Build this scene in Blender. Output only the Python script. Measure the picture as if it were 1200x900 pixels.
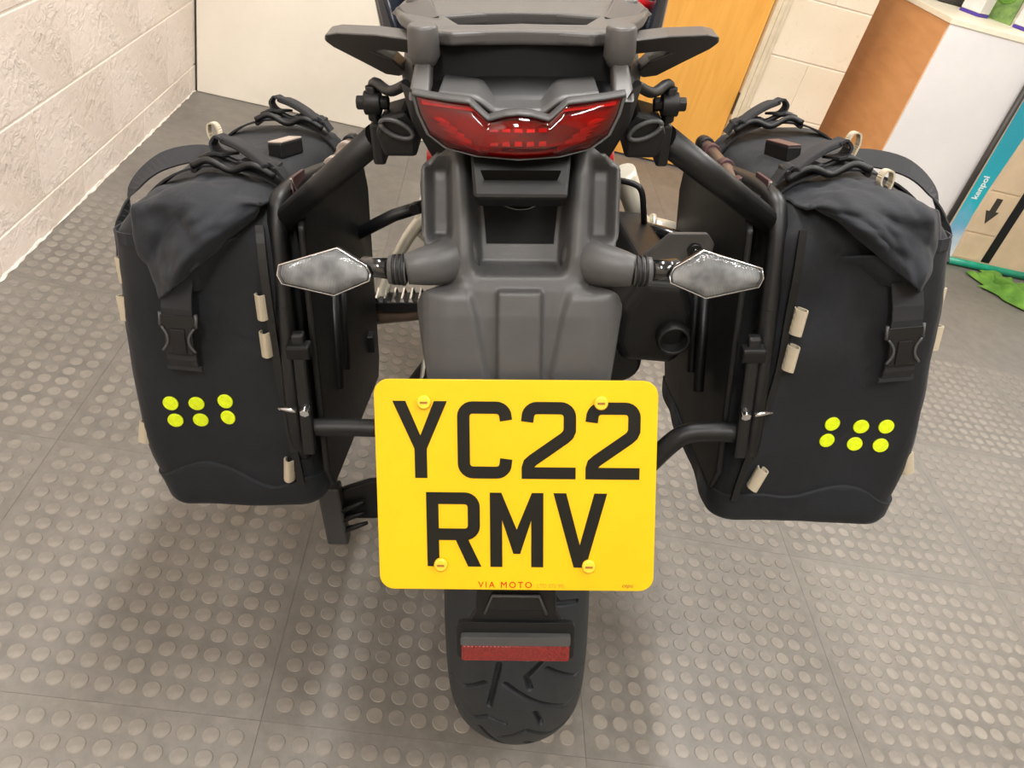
import bpy, bmesh, math, random
import numpy as np
from mathutils import Vector, Matrix, noise
from mathutils.geometry import tessellate_polygon
random.seed(7)
for o in list(bpy.data.objects): bpy.data.objects.remove(o, do_unlink=True)
S = bpy.context.scene
COL = S.collection
PI = math.pi

# ------------------------------------------------------------------ camera
# origin: where the rear tyre meets the floor; X right, Y along the bike, Z up (metres)
CAM = Vector((-0.2783, -0.8160, 1.1521))
CR, CU, CF = Vector((.9739, -.0051, .2269)), Vector((-.1772, .6073, .7744)), Vector((.1417, .7944, -.5906))
cd = bpy.data.cameras.new('camera'); cam = bpy.data.objects.new('camera', cd); COL.objects.link(cam)
cd.sensor_fit = 'HORIZONTAL'; cd.sensor_width = 36.0; cd.lens = 917.0 / 1200 * 36; cd.clip_start = .02
m = Matrix.Identity(4)
for i in range(3): m[i][0] = CR[i]; m[i][1] = CU[i]; m[i][2] = -CF[i]; m[i][3] = CAM[i]
cam.matrix_world = m
S.camera = cam

# ------------------------------------------------------------------ world, exposure
w = bpy.data.worlds.new('world'); S.world = w; w.use_nodes = True
w.node_tree.nodes['Background'].inputs[0].default_value = (.9, .95, 1, 1)
w.node_tree.nodes['Background'].inputs[1].default_value = .3
vs = S.view_settings
S.display_settings.display_device = 'sRGB'
vs.view_transform = 'Standard'; vs.look = 'None'; vs.gamma = 1; vs.use_curve_mapping = False
vs.exposure = 0.18

# ceiling lamps of the workshop: (x, y, length along y, power)
LAMPS = [(.75, -1.05, 1.2, 35), (-.42, .55, 1.2, 38), (1.02, .95, 1.2, 40), (3.75, 3.0, 1.2, 34), (-.75, -1.75, 1.2, 42)]
LAMP_Z = 2.62

# ------------------------------------------------------------------ helpers: materials
def rgb(h, a=1):
    h = h.lstrip('#'); c = [int(h[i:i+2], 16) / 255 for i in (0, 2, 4)]
    return tuple([(x / 12.92 if x <= .04045 else ((x + .055) / 1.055) ** 2.4) for x in c] + [a])
class NT:
    def __init__(s, name):
        s.m = bpy.data.materials.new(name); s.m.use_nodes = True; s.t = s.m.node_tree
        s.b = s.t.nodes['Principled BSDF']; s.o = s.t.nodes['Material Output']
    def n(s, typ, **k):
        x = s.t.nodes.new(typ)
        for a, v in k.items():
            if a in x.inputs: x.inputs[a].default_value = v
            else: setattr(x, a, v)
        return x
    def l(s, a, b): s.t.links.new(a, b)
    def coord(s, scale=1, which='Object'):
        c = s.n('ShaderNodeTexCoord'); mp = s.n('ShaderNodeMapping')
        mp.inputs['Scale'].default_value = (scale,) * 3 if not isinstance(scale, tuple) else scale
        s.l(c.outputs[which], mp.inputs[0]); return mp.outputs[0]
def mat(name, col, rough=.5, metal=0, spec=.5, var=.12, vscale=30, bump=0, bscale=400, coat=0, col2=None, rvar=.06):
    k = NT(name); b = k.b
    b.inputs['Metallic'].default_value = metal; b.inputs['Specular IOR Level'].default_value = spec
    b.inputs['Coat Weight'].default_value = coat; b.inputs['Coat Roughness'].default_value = .06
    v = k.coord()
    nz = k.n('ShaderNodeTexNoise', Scale=vscale, Detail=5.0, Roughness=.6); k.l(v, nz.inputs['Vector'])
    rp = k.n('ShaderNodeValToRGB')
    c1 = col2 or tuple(max(0, x * (1 - var)) for x in col[:3]) + (1,)
    rp.color_ramp.elements[0].position = .3; rp.color_ramp.elements[1].position = .7
    rp.color_ramp.elements[0].color = c1; rp.color_ramp.elements[1].color = tuple(min(1, x * (1 + var * .6)) for x in col[:3]) + (1,)
    k.l(nz.outputs['Fac'], rp.inputs[0]); k.l(rp.outputs[0], b.inputs['Base Color'])
    mr = k.n('ShaderNodeMapRange'); mr.inputs['To Min'].default_value = max(.02, rough - rvar); mr.inputs['To Max'].default_value = min(1, rough + rvar)
    k.l(nz.outputs['Fac'], mr.inputs['Value']); k.l(mr.outputs[0], b.inputs['Roughness'])
    if bump:
        n2 = k.n('ShaderNodeTexNoise', Scale=bscale, Detail=3.0); k.l(v, n2.inputs['Vector'])
        bp = k.n('ShaderNodeBump', Strength=bump, Distance=.001); k.l(n2.outputs['Fac'], bp.inputs['Height']); k.l(bp.outputs[0], b.inputs['Normal'])
    return k.m
def lens_mat(name, tint, gloss=.08, rough=.03, lines=0):
    """clear moulded plastic: tinted see-through with a fresnel gloss"""
    k = NT(name); t = k.n('ShaderNodeBsdfTransparent'); t.inputs[0].default_value = tint
    g = k.n('ShaderNodeBsdfGlossy'); g.inputs['Roughness'].default_value = rough; g.inputs[0].default_value = (1, 1, 1, 1)
    f = k.n('ShaderNodeFresnel', IOR=1.5); mx = k.n('ShaderNodeMixShader')
    if lines:
        v = k.coord((lines, lines, lines)); wv = k.n('ShaderNodeTexWave', Scale=1.0); k.l(v, wv.inputs['Vector'])
        bp = k.n('ShaderNodeBump', Strength=.3, Distance=.001); k.l(wv.outputs['Fac'], bp.inputs['Height'])
        k.l(bp.outputs[0], g.inputs['Normal'])
    k.l(f.outputs[0], mx.inputs[0]); k.l(t.outputs[0], mx.inputs[1]); k.l(g.outputs[0], mx.inputs[2]); k.l(mx.outputs[0], k.o.inputs[0])
    return k.m
def fabric_mat(name, col, col2, weave=900, rough=.72, wr=1.0):
    k = NT(name); b = k.b; b.inputs['Roughness'].default_value = rough; b.inputs['Specular IOR Level'].default_value = .36
    b.inputs['Sheen Weight'].default_value = .05; b.inputs['Sheen Roughness'].default_value = .45
    v = k.coord(); nz = k.n('ShaderNodeTexNoise', Scale=14.0, Detail=5.0); k.l(v, nz.inputs['Vector'])
    rp = k.n('ShaderNodeValToRGB'); rp.color_ramp.elements[0].color = col2; rp.color_ramp.elements[1].color = col
    rp.color_ramp.elements[0].position = .35; rp.color_ramp.elements[1].position = .68
    k.l(nz.outputs['Fac'], rp.inputs[0]); k.l(rp.outputs[0], b.inputs['Base Color'])
    ck = k.n('ShaderNodeTexChecker', Scale=float(weave)); k.l(v, ck.inputs['Vector'])
    n3 = k.n('ShaderNodeTexNoise', Scale=26.0, Detail=4.0, Distortion=.6); k.l(v, n3.inputs['Vector'])
    b1 = k.n('ShaderNodeBump', Strength=.25, Distance=.0006); k.l(ck.outputs['Fac'], b1.inputs['Height'])
    b2 = k.n('ShaderNodeBump', Strength=.32 * wr, Distance=.006); k.l(n3.outputs['Fac'], b2.inputs['Height']); k.l(b1.outputs[0], b2.inputs['Normal'])
    k.l(b2.outputs[0], b.inputs['Normal'])
    return k.m
def web_mat(name, col):
    k = NT(name); b = k.b; b.inputs['Roughness'].default_value = .75
    v = k.coord(); wv = k.n('ShaderNodeTexWave', Scale=420.0, Distortion=.5); k.l(v, wv.inputs['Vector'])
    rp = k.n('ShaderNodeValToRGB'); rp.color_ramp.elements[0].color = tuple(x * .6 for x in col[:3]) + (1,); rp.color_ramp.elements[1].color = col
    k.l(wv.outputs['Fac'], rp.inputs[0]); k.l(rp.outputs[0], b.inputs['Base Color'])
    bp = k.n('ShaderNodeBump', Strength=.5, Distance=.0008); k.l(wv.outputs['Fac'], bp.inputs['Height']); k.l(bp.outputs[0], b.inputs['Normal'])
    return k.m

def floor_mat(name='studded_rubber', C1=rgb('#6e6a66'), C2=rgb('#848079')):
    k = NT(name); b = k.b; v = k.coord()
    n1 = k.n('ShaderNodeTexNoise', Scale=1.6, Detail=6.0, Roughness=.6); k.l(v, n1.inputs['Vector'])
    rp = k.n('ShaderNodeValToRGB'); e = rp.color_ramp.elements
    e[0].position = .32; e[0].color = C1; e[1].position = .7; e[1].color = C2
    k.l(n1.outputs['Fac'], rp.inputs[0])
    n2 = k.n('ShaderNodeTexNoise', Scale=24.0, Detail=6.0, Roughness=.7); k.l(v, n2.inputs['Vector'])
    r2 = k.n('ShaderNodeValToRGB'); r2.color_ramp.elements[0].position = .36; r2.color_ramp.elements[0].color = (.78, .77, .75, 1); r2.color_ramp.elements[1].color = (1.04, 1.03, 1.0, 1); r2.color_ramp.elements[1].position = .62
    k.l(n2.outputs['Fac'], r2.inputs[0])
    mx = k.n('ShaderNodeMix', data_type='RGBA', blend_type='MULTIPLY'); mx.inputs['Factor'].default_value = 1
    k.l(rp.outputs[0], mx.inputs['A']); k.l(r2.outputs[0], mx.inputs['B'])
    # pale scuffs
    n3 = k.n('ShaderNodeTexNoise', Scale=6.0, Detail=8.0, Roughness=.75, Distortion=1.2); k.l(v, n3.inputs['Vector'])
    r3 = k.n('ShaderNodeValToRGB'); r3.color_ramp.elements[0].position = .66; r3.color_ramp.elements[0].color = (0, 0, 0, 1); r3.color_ramp.elements[1].position = .74; r3.color_ramp.elements[1].color = (.3, .3, .3, 1)
    k.l(n3.outputs['Fac'], r3.inputs[0])
    m2 = k.n('ShaderNodeMix', data_type='RGBA'); k.l(r3.outputs[0], m2.inputs['Factor']); k.l(mx.outputs['Result'], m2.inputs['A']); m2.inputs['B'].default_value = rgb('#968e82')
    k.l(m2.outputs['Result'], b.inputs['Base Color'])
    mr = k.n('ShaderNodeMapRange'); mr.inputs['To Min'].default_value = .34; mr.inputs['To Max'].default_value = .58
    k.l(n2.outputs['Fac'], mr.inputs['Value']); k.l(mr.outputs[0], b.inputs['Roughness'])
    n4 = k.n('ShaderNodeTexNoise', Scale=260.0, Detail=3.0); k.l(v, n4.inputs['Vector'])
    bp = k.n('ShaderNodeBump', Strength=.18, Distance=.001); k.l(n4.outputs['Fac'], bp.inputs['Height']); k.l(bp.outputs[0], b.inputs['Normal'])
    return k.m
def wall_mat(name, c1, c2, rough_bump=1.0, low=True):
    """painted blockwork: pitted, coarser and flaky near the floor"""
    k = NT(name); b = k.b; b.inputs['Roughness'].default_value = .5; v = k.coord()
    n1 = k.n('ShaderNodeTexNoise', Scale=3.0, Detail=6.0); k.l(v, n1.inputs['Vector'])
    rp = k.n('ShaderNodeValToRGB'); rp.color_ramp.elements[0].color = c2; rp.color_ramp.elements[1].color = c1
    rp.color_ramp.elements[0].position = .35; rp.color_ramp.elements[1].position = .65
    k.l(n1.outputs['Fac'], rp.inputs[0])
    n2 = k.n('ShaderNodeTexNoise', Scale=38.0, Detail=7.0, Roughness=.62, Distortion=.5); k.l(v, n2.inputs['Vector'])
    pit = k.n('ShaderNodeValToRGB'); pit.color_ramp.elements[0].position = .28; pit.color_ramp.elements[0].color = (.72, .66, .58, 1); pit.color_ramp.elements[1].position = .4; pit.color_ramp.elements[1].color = (1, 1, 1, 1)
    k.l(n2.outputs['Fac'], pit.inputs[0])
    mx = k.n('ShaderNodeMix', data_type='RGBA', blend_type='MULTIPLY'); mx.inputs['Factor'].default_value = .55
    k.l(rp.outputs[0], mx.inputs['A']); k.l(pit.outputs[0], mx.inputs['B']); k.l(mx.outputs['Result'], b.inputs['Base Color'])
    n5 = k.n('ShaderNodeTexNoise', Scale=11.0, Detail=4.0); k.l(v, n5.inputs['Vector'])
    st = .25 * rough_bump
    b2 = k.n('ShaderNodeBump', Distance=.012)
    if low:
        sp = k.n('ShaderNodeSeparateXYZ'); c = k.n('ShaderNodeTexCoord'); k.l(c.outputs['Object'], sp.inputs[0])
        mr = k.n('ShaderNodeMapRange'); mr.inputs['From Min'].default_value = .0; mr.inputs['From Max'].default_value = .34
        mr.inputs['To Min'].default_value = .75 * rough_bump; mr.inputs['To Max'].default_value = .2 * rough_bump
        k.l(sp.outputs['Z'], mr.inputs['Value'])
        mm = k.n('ShaderNodeMath', operation='MULTIPLY'); k.l(mr.outputs[0], mm.inputs[0])
        m3 = k.n('ShaderNodeMapRange'); m3.inputs['From Min'].default_value = .35; m3.inputs['From Max'].default_value = .65; m3.inputs['To Min'].default_value = .15; m3.inputs['To Max'].default_value = 1.2
        k.l(n5.outputs['Fac'], m3.inputs['Value']); k.l(m3.outputs[0], mm.inputs[1]); k.l(mm.outputs[0], b2.inputs['Strength'])
    else: b2.inputs['Strength'].default_value = st
    k.l(n2.outputs['Fac'], b2.inputs['Height']); k.l(b2.outputs[0], b.inputs['Normal'])
    return k.m
def wood_mat(name, c1, c2, scale=(6, 6, .8), rough=.45):
    k = NT(name); b = k.b; b.inputs['Roughness'].default_value = rough; v = k.coord(scale)
    n1 = k.n('ShaderNodeTexNoise', Scale=3.0, Detail=7.0, Roughness=.6, Distortion=.8); k.l(v, n1.inputs['Vector'])
    rp = k.n('ShaderNodeValToRGB'); rp.color_ramp.elements[0].color = c2; rp.color_ramp.elements[1].color = c1
    rp.color_ramp.elements[0].position = .3; rp.color_ramp.elements[1].position = .62
    k.l(n1.outputs['Fac'], rp.inputs[0]); k.l(rp.outputs[0], b.inputs['Base Color']); return k.m
def emit_mat(name, col, s):
    k = NT(name); k.b.inputs['Emission Color'].default_value = col; k.b.inputs['Emission Strength'].default_value = s; k.b.inputs['Base Color'].default_value = (1, 1, 1, 1)
    return k.m

M = dict(
    floor=floor_mat(), stud=floor_mat('worn_stud_rubber', rgb('#78736d'), rgb('#918b83')),
    slab=mat('floor_screed', rgb('#55514c'), .8),
    block=wall_mat('painted_block', rgb('#eee2d8'), rgb('#e1d4c8')),
    block2=wall_mat('cream_block', rgb('#ece0cb'), rgb('#e2d4bb'), .35, False),
    mortar=wall_mat('painted_mortar', rgb('#f6ede2'), rgb('#eadfd2'), .8),
    plaster=wall_mat('white_plaster', rgb('#e8dfd0'), rgb('#e0d5c3'), .08, False),
    white_board=mat('white_board', rgb('#f0e8d9'), .5, var=.06, vscale=4),
    ceiling=mat('ceiling_paint', rgb('#e6e2da'), .8, var=.05),
    door=wood_mat('honey_door', rgb('#e8ac52'), rgb('#dd9f45'), (9, 9, 1.0)),
    frame=mat('cream_gloss', rgb('#d9ccb2'), .45, var=.1),
    brown=wood_mat('brown_panel', rgb('#dba069'), rgb('#cf935c'), (4, 1.2, 6), .5),
    cab_white=mat('cabinet_white', rgb('#eceaea'), .4, var=.05, vscale=5),
    cab_top=mat('cream_laminate', rgb('#f4ecd6'), .4, var=.05),
    teal=mat('teal_plastic', rgb('#1f9c7e'), .35, var=.2),
    fabric=fabric_mat('black_ballistic', rgb('#14171d'), rgb('#0d1014')),
    fabric2=fabric_mat('black_softcloth', rgb('#202329'), rgb('#15181d'), 1200, .78, 1.6),
    fabric3=fabric_mat('black_base_cloth', rgb('#13171d'), rgb('#0c0f14'), 900, .7, .8),
    web=web_mat('black_webbing', rgb('#212226')),
    cream_web=web_mat('cream_webbing', rgb('#cbbfa6')),
    dot=mat('yellow_reflective', rgb('#d3e612'), .35, var=.15, vscale=200),
    tyre=mat('tyre_rubber', rgb('#1f2327'), .62, var=.2, vscale=40, bump=.12, bscale=500),
    black=mat('black_plastic', rgb('#0b0b0c'), .5, spec=.38, bump=.06, bscale=900),
    matte=mat('matte_black', rgb('#0e0e0f'), .8, spec=.22),
    gloss=mat('gloss_black', rgb('#141517'), .16, coat=.5),
    powder=mat('powder_black', rgb('#0a0b0d'), .44, spec=.45, bump=.08, bscale=1400),
    grey=mat('grey_black_plastic', rgb('#444444'), .42, spec=.42, var=.1, bump=.16, bscale=1600),
    rack=mat('rack_grey', rgb('#454342'), .42, spec=.5, var=.08, bump=.12, bscale=1500),
    silver=mat('cast_silver', rgb('#d8d2c0'), .35, metal=.35, bump=.08, bscale=300),
    steel=mat('zinc_bolt', rgb('#d6d6d6'), .2, metal=1),
    red=mat('red_paint', rgb('#b3131c'), .25, coat=.4),
    redlens=lens_mat('red_lens', (.95, .050, .07, 1)),
    clear=lens_mat('clear_lens', (.93, .94, .95, 1), lines=260),
    chrome=mat('reflector_chrome', rgb('#dedede'), .22, metal=1, var=.1),
    redin=mat('lamp_housing', rgb('#7a2024'), .3, var=.3),
    facet=mat('lamp_facet', rgb('#d8d8d8'), .25, metal=.25, var=.2, vscale=150),
    amber=mat('led_dot', rgb('#26282c'), .3, metal=.4),
    reflector=mat('red_reflector', rgb('#7e231d'), .2, var=.35, vscale=500, coat=.6, col2=rgb('#561210')),
    plate=mat('plate_yellow', rgb('#d9ab00'), .42, spec=.3, var=.05, vscale=9, coat=.08),
    ink=mat('plate_black', rgb('#14140f'), .45, spec=.2, var=.04),
    redink=mat('plate_red', rgb('#b32208'), .5, spec=.2),
    paleink=mat('plate_pale_print', rgb('#b08c10'), .4),
    screw=mat('yellow_cap', rgb('#f0b92a'), .35, var=.1),
    rust=mat('screw_slot', rgb('#8a5a1c'), .6),
    burg=mat('burgundy_rubber', rgb('#43282a'), .5, var=.25),
    rod=mat('brown_rod', rgb('#6e5c50'), .35, metal=.4),
    block_tan=mat('tan_cap', rgb('#9c8f84'), .45),
    block_brown=mat('brown_cap', rgb('#57403a'), .45),
    navy=mat('dark_tank', rgb('#20242e'), .25, coat=.6),
    seat=mat('seat_vinyl', rgb('#232325'), .55, bump=.2, bscale=700),
    pot=mat('can_white', rgb('#dcdad6'), .35, var=.08),
    purple=mat('purple_band', rgb('#4f3aa0'), .4),
    green=fabric_mat('green_cloth', rgb('#6f9e3a'), rgb('#4d7a28'), 700),
    grass=mat('green_print', rgb('#7d9a52'), .5, var=.5, vscale=25, col2=rgb('#4c6a3c')),
    poster=mat('poster_tan', rgb('#d8c2a4'), .4, var=.12, vscale=8),
    arrow=mat('arrow_dark', rgb('#3b3734'), .5),
    text_white=mat('white_print', rgb('#eef4f2'), .4),
)
def bowl_mat():
    k = NT('prismatic_bowl'); b = k.b; b.inputs['Metallic'].default_value = .35; b.inputs['Roughness'].default_value = .3; v = k.coord()
    wv = k.n('ShaderNodeTexWave', Scale=330.0); k.l(v, wv.inputs['Vector'])
    nz = k.n('ShaderNodeTexNoise', Scale=60.0, Detail=2.0); k.l(v, nz.inputs['Vector'])
    rp = k.n('ShaderNodeValToRGB'); rp.color_ramp.elements[0].position = .3; rp.color_ramp.elements[0].color = rgb('#86898c'); rp.color_ramp.elements[1].position = .7; rp.color_ramp.elements[1].color = rgb('#c9cccd')
    k.l(nz.outputs['Fac'], rp.inputs[0]); k.l(rp.outputs[0], b.inputs['Base Color'])
    bp = k.n('ShaderNodeBump', Strength=.5, Distance=.0008); k.l(wv.outputs['Fac'], bp.inputs['Height']); k.l(bp.outputs[0], b.inputs['Normal']); return k.m
M['bowl'] = bowl_mat()
def poster_blue():
    k = NT('poster_blue'); b = k.b; b.inputs['Roughness'].default_value = .4; v = k.coord()
    sp = k.n('ShaderNodeSeparateXYZ'); k.l(v, sp.inputs[0])
    mr = k.n('ShaderNodeMapRange'); mr.inputs['From Min'].default_value = 0; mr.inputs['From Max'].default_value = .62; k.l(sp.outputs['Z'], mr.inputs['Value'])
    nz = k.n('ShaderNodeTexNoise', Scale=14.0, Detail=5.0); k.l(v, nz.inputs['Vector'])
    ad = k.n('ShaderNodeMath', operation='MULTIPLY_ADD'); ad.inputs[1].default_value = .35; k.l(nz.outputs['Fac'], ad.inputs[0]); k.l(mr.outputs[0], ad.inputs[2])
    rp = k.n('ShaderNodeValToRGB'); e = rp.color_ramp.elements
    e[0].position = .2; e[0].color = rgb('#e2e6ea'); e[1].position = 1; e[1].color = rgb('#2f9fb4')
    x = e.new(.45); x.color = rgb('#7fb2d6'); x = e.new(.62); x.color = rgb('#27b3c6')
    k.l(ad.outputs[0], rp.inputs[0]); k.l(rp.outputs[0], b.inputs['Base Color']); return k.m
M['poster_blue'] = poster_blue()

# ------------------------------------------------------------------ helpers: meshes
def mkobj(name, me, mt, parent=None):
    o = bpy.data.objects.new(name, me); COL.objects.link(o)
    if mt is not None:
        me.materials.clear(); me.materials.append(M[mt] if isinstance(mt, str) else mt)
    if parent is not None: o.parent = parent
    return o
def empty(name, mw, label, cat, group=None):
    o = bpy.data.objects.new(name, None); COL.objects.link(o); o.matrix_world = mw; o.empty_display_size = .1
    o['label'] = label; o['category'] = cat
    if group: o['group'] = group
    return o
def tag(o, label, cat, group=None):
    o['label'] = label; o['category'] = cat
    if group: o['group'] = group
    return o
def struct(o): o['kind'] = 'structure'; return o
class MB:
    def __init__(s): s.v = []; s.f = []; s.sm = []
    def add(s, vs, fs, smooth=True):
        k = len(s.v); s.v += [tuple(p) for p in vs]; s.f += [tuple(i + k for i in f) for f in fs]; s.sm += [smooth] * len(fs); return s
    def mesh(s, name):
        me = bpy.data.meshes.new(name); me.from_pydata(s.v, [], s.f)
        me.polygons.foreach_set('use_smooth', s.sm); me.update()
        bm = bmesh.new(); bm.from_mesh(me); bmesh.ops.remove_doubles(bm, verts=bm.verts, dist=1e-6)
        bmesh.ops.recalc_face_normals(bm, faces=bm.faces); bm.to_mesh(me); bm.free(); return me
    def build(s, name, mt, parent=None, bevel=0, seg=2, sub=0, ang=35):
        o = mkobj(name, s.mesh(name), mt, parent)
        if bevel:
            b = o.modifiers.new('bevel', 'BEVEL'); b.width = bevel; b.segments = seg; b.limit_method = 'ANGLE'; b.angle_limit = math.radians(ang)
            try: b.harden_normals = False
            except Exception: pass
        if sub: q = o.modifiers.new('sub', 'SUBSURF'); q.levels = sub; q.render_levels = sub
        return o
    # --- shapes
    def box(s, c, d, R=None, taper=1.0):
        x, y, z = d[0] / 2, d[1] / 2, d[2] / 2; c = Vector(c)
        vs = []
        for dz in (-1, 1):
            t = taper if dz > 0 else 1
            for a, b in ((-1, -1), (1, -1), (1, 1), (-1, 1)):
                p = Vector((a * x * t, b * y * t, dz * z)); vs.append(c + (R @ p if R else p))
        return s.add(vs, [(0, 3, 2, 1), (4, 5, 6, 7), (0, 1, 5, 4), (1, 2, 6, 5), (2, 3, 7, 6), (3, 0, 4, 7)], False)
    def tube(s, pts, r, n=14, cap=True, flat=1.0, up=None, twist=0):
        pts = [Vector(p) for p in pts]; N = len(pts)
        rs = r if isinstance(r, (list, tuple)) else [r] * N
        ref = Vector(up) if up else None; vs = []; fs = []; prev = None
        for i, p in enumerate(pts):
            t = (pts[min(i + 1, N - 1)] - pts[max(i - 1, 0)]).normalized()
            if ref is None or prev is not None:
                a = prev if prev is not None else (Vector((0, 0, 1)) if abs(t.z) < .9 else Vector((1, 0, 0)))
            else: a = ref
            a = (a - t * a.dot(t)).normalized(); prev = a; b = t.cross(a)
            for k in range(n):
                g = 2 * PI * k / n + twist; vs.append(p + a * math.cos(g) * rs[i] + b * math.sin(g) * rs[i] * flat)
        for i in range(N - 1):
            for k in range(n): fs.append((i * n + k, i * n + (k + 1) % n, (i + 1) * n + (k + 1) % n, (i + 1) * n + k))
        s.add(vs, fs, True)
        if cap:
            s.add(vs[:n], [tuple(range(n))[::-1]], False); s.add(vs[-n:], [tuple(range(n))], False)
        return s
    def ribbon(s, pts, wdir, width, th, taper=None):
        """strap: centre line pts, width along wdir, thickness th"""
        pts = [Vector(p) for p in pts]; N = len(pts); vs = []; fs = []
        for i, p in enumerate(pts):
            t = (pts[min(i + 1, N - 1)] - pts[max(i - 1, 0)]).normalized()
            wd = Vector(wdir[i] if isinstance(wdir, list) else wdir); wd = (wd - t * wd.dot(t)).normalized(); nn = t.cross(wd)
            wv = width[i] if isinstance(width, (list, tuple)) else width
            for a, b in ((-1, -1), (1, -1), (1, 1), (-1, 1)): vs.append(p + wd * a * wv / 2 + nn * b * th / 2)
        for i in range(N - 1):
            for k in range(4): fs.append((i * 4 + k, i * 4 + (k + 1) % 4, i * 4 + 4 + (k + 1) % 4, i * 4 + 4 + k))
        fs += [(3, 2, 1, 0), tuple(range(N * 4 - 4, N * 4))]
        return s.add(vs, fs, False)
    def prism(s, poly, T, th, smooth=False):
        """2-D outline (u,w) pushed th deep; T(u,w,d) gives the 3-D point"""
        n = len(poly); tri = tessellate_polygon([[Vector((a, b, 0)) for a, b in poly]])
        vs = [T(a, b, 0) for a, b in poly] + [T(a, b, th) for a, b in poly]
        fs = [tuple(t) for t in tri] + [tuple(i + n for i in reversed(t)) for t in tri]
        fs += [(i, (i + 1) % n, n + (i + 1) % n, n + i) for i in range(n)]
        return s.add(vs, fs, smooth)
    def stroke(s, path, width, T, th):
        """flat lettering stroke of even width along a 2-D path"""
        P = [Vector((a, b)) for a, b in path]; L = []; R = []
        for i, p in enumerate(P):
            d0 = (p - P[i - 1]).normalized() if i else (P[1] - p).normalized()
            d1 = (P[i + 1] - p).normalized() if i < len(P) - 1 else d0
            n0 = Vector((-d0.y, d0.x)); n1 = Vector((-d1.y, d1.x)); nn = (n0 + n1).normalized()
            k = width / 2 / max(.4, nn.dot(n0)); L.append(p + nn * k); R.append(p - nn * k)
        n = len(P); vs = [T(q.x, q.y, d) for d in (0, th) for q in L + R]; fs = []
        for i in range(n - 1):
            fs += [(i, i + 1, n + i + 1, n + i), (2 * n + i, 3 * n + i, 3 * n + i + 1, 2 * n + i + 1), (i, 2 * n + i, 2 * n + i + 1, i + 1), (n + i, n + i + 1, 3 * n + i + 1, 3 * n + i)]
        fs += [(0, n, 3 * n, 2 * n), (n - 1, 3 * n - 1, 4 * n - 1, 2 * n - 1)]
        return s.add(vs, fs, False)
    def grid(s, fn, nu, nv, closeu=False, smooth=True):
        vs = [fn(i / (nu if closeu else nu - 1), j / (nv - 1)) for j in range(nv) for i in range(nu)]; fs = []
        for j in range(nv - 1):
            for i in range(nu if closeu else nu - 1):
                a = j * nu + i; b = j * nu + (i + 1) % nu; fs.append((a, b, b + nu, a + nu))
        return s.add(vs, fs, smooth)
    def loft(s, rings, smooth=True, cap=True):
        n = len(rings[0]); vs = [p for r in rings for p in r]; fs = []
        for j in range(len(rings) - 1):
            for i in range(n): fs.append((j * n + i, j * n + (i + 1) % n, (j + 1) * n + (i + 1) % n, (j + 1) * n + i))
        s.add(vs, fs, smooth)
        if cap: s.add(rings[0], [tuple(range(n))[::-1]], False); s.add(rings[-1], [tuple(range(n))], False)
        return s
    def disc(s, c, ax, r, th, n=20, r2=None):
        c = Vector(c); ax = Vector(ax).normalized(); return s.tube([c - ax * th / 2, c + ax * th / 2], [r, r2 or r], n)
def smoothpath(pts, k=6):
    P = [Vector(p) for p in pts]; P = [P[0] * 2 - P[1]] + P + [P[-1] * 2 - P[-2]]; out = []
    for i in range(1, len(P) - 2):
        for j in range(k):
            t = j / k; a, b, c, d = P[i - 1], P[i], P[i + 1], P[i + 2]
            out.append(.5 * ((2 * b) + (c - a) * t + (2 * a - 5 * b + 4 * c - d) * t * t + (3 * b - a - 3 * c + d) * t ** 3))
    out.append(P[-2]); return out
def sstep(a, b, x):
    t = min(1, max(0, (x - a) / (b - a))); return t * t * (3 - 2 * t)
def lerp_tab(tab, x):
    if x <= tab[0][0]: return tab[0][1]
    for (a, p), (b, q) in zip(tab, tab[1:]):
        if x <= b: return p + (q - p) * (x - a) / (b - a)
    return tab[-1][1]
def text_mesh(txt, size, T, th=.0002, italic=0, bold=0, spacing=1):
    c = bpy.data.curves.new('lettering', 'FONT'); c.body = txt; c.size = size; c.align_x = 'CENTER'; c.align_y = 'CENTER'; c.shear = italic; c.offset = bold; c.space_character = spacing
    c.resolution_u = 3; c.extrude = th
    o = bpy.data.objects.new('lettering', c); COL.objects.link(o)
    bpy.context.view_layer.update()
    me = bpy.data.meshes.new_from_object(o.evaluated_get(bpy.context.evaluated_depsgraph_get()))
    bpy.data.objects.remove(o, do_unlink=True); bpy.data.curves.remove(c)
    for v in me.vertices: v.co = T(v.co.x, v.co.y, v.co.z)
    return me

# ------------------------------------------------------------------ the room
XL, YB1, YB2, YF, XR, ZC = -1.22, 2.19, 2.54, -3.2, 4.6, 2.7
YFAR = 4.4
def slab(name, lo, hi, mt, parent=None, bevel=0):
    c = [(a + b) / 2 for a, b in zip(lo, hi)]; d = [b - a for a, b in zip(lo, hi)]
    return MB().box(c, d).build(name, mt, parent, bevel)
floor = struct(slab('floor', (XL - .1, YF - .1, -.10), (XR + .1, YFAR + .1, -.005), 'slab'))
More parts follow.
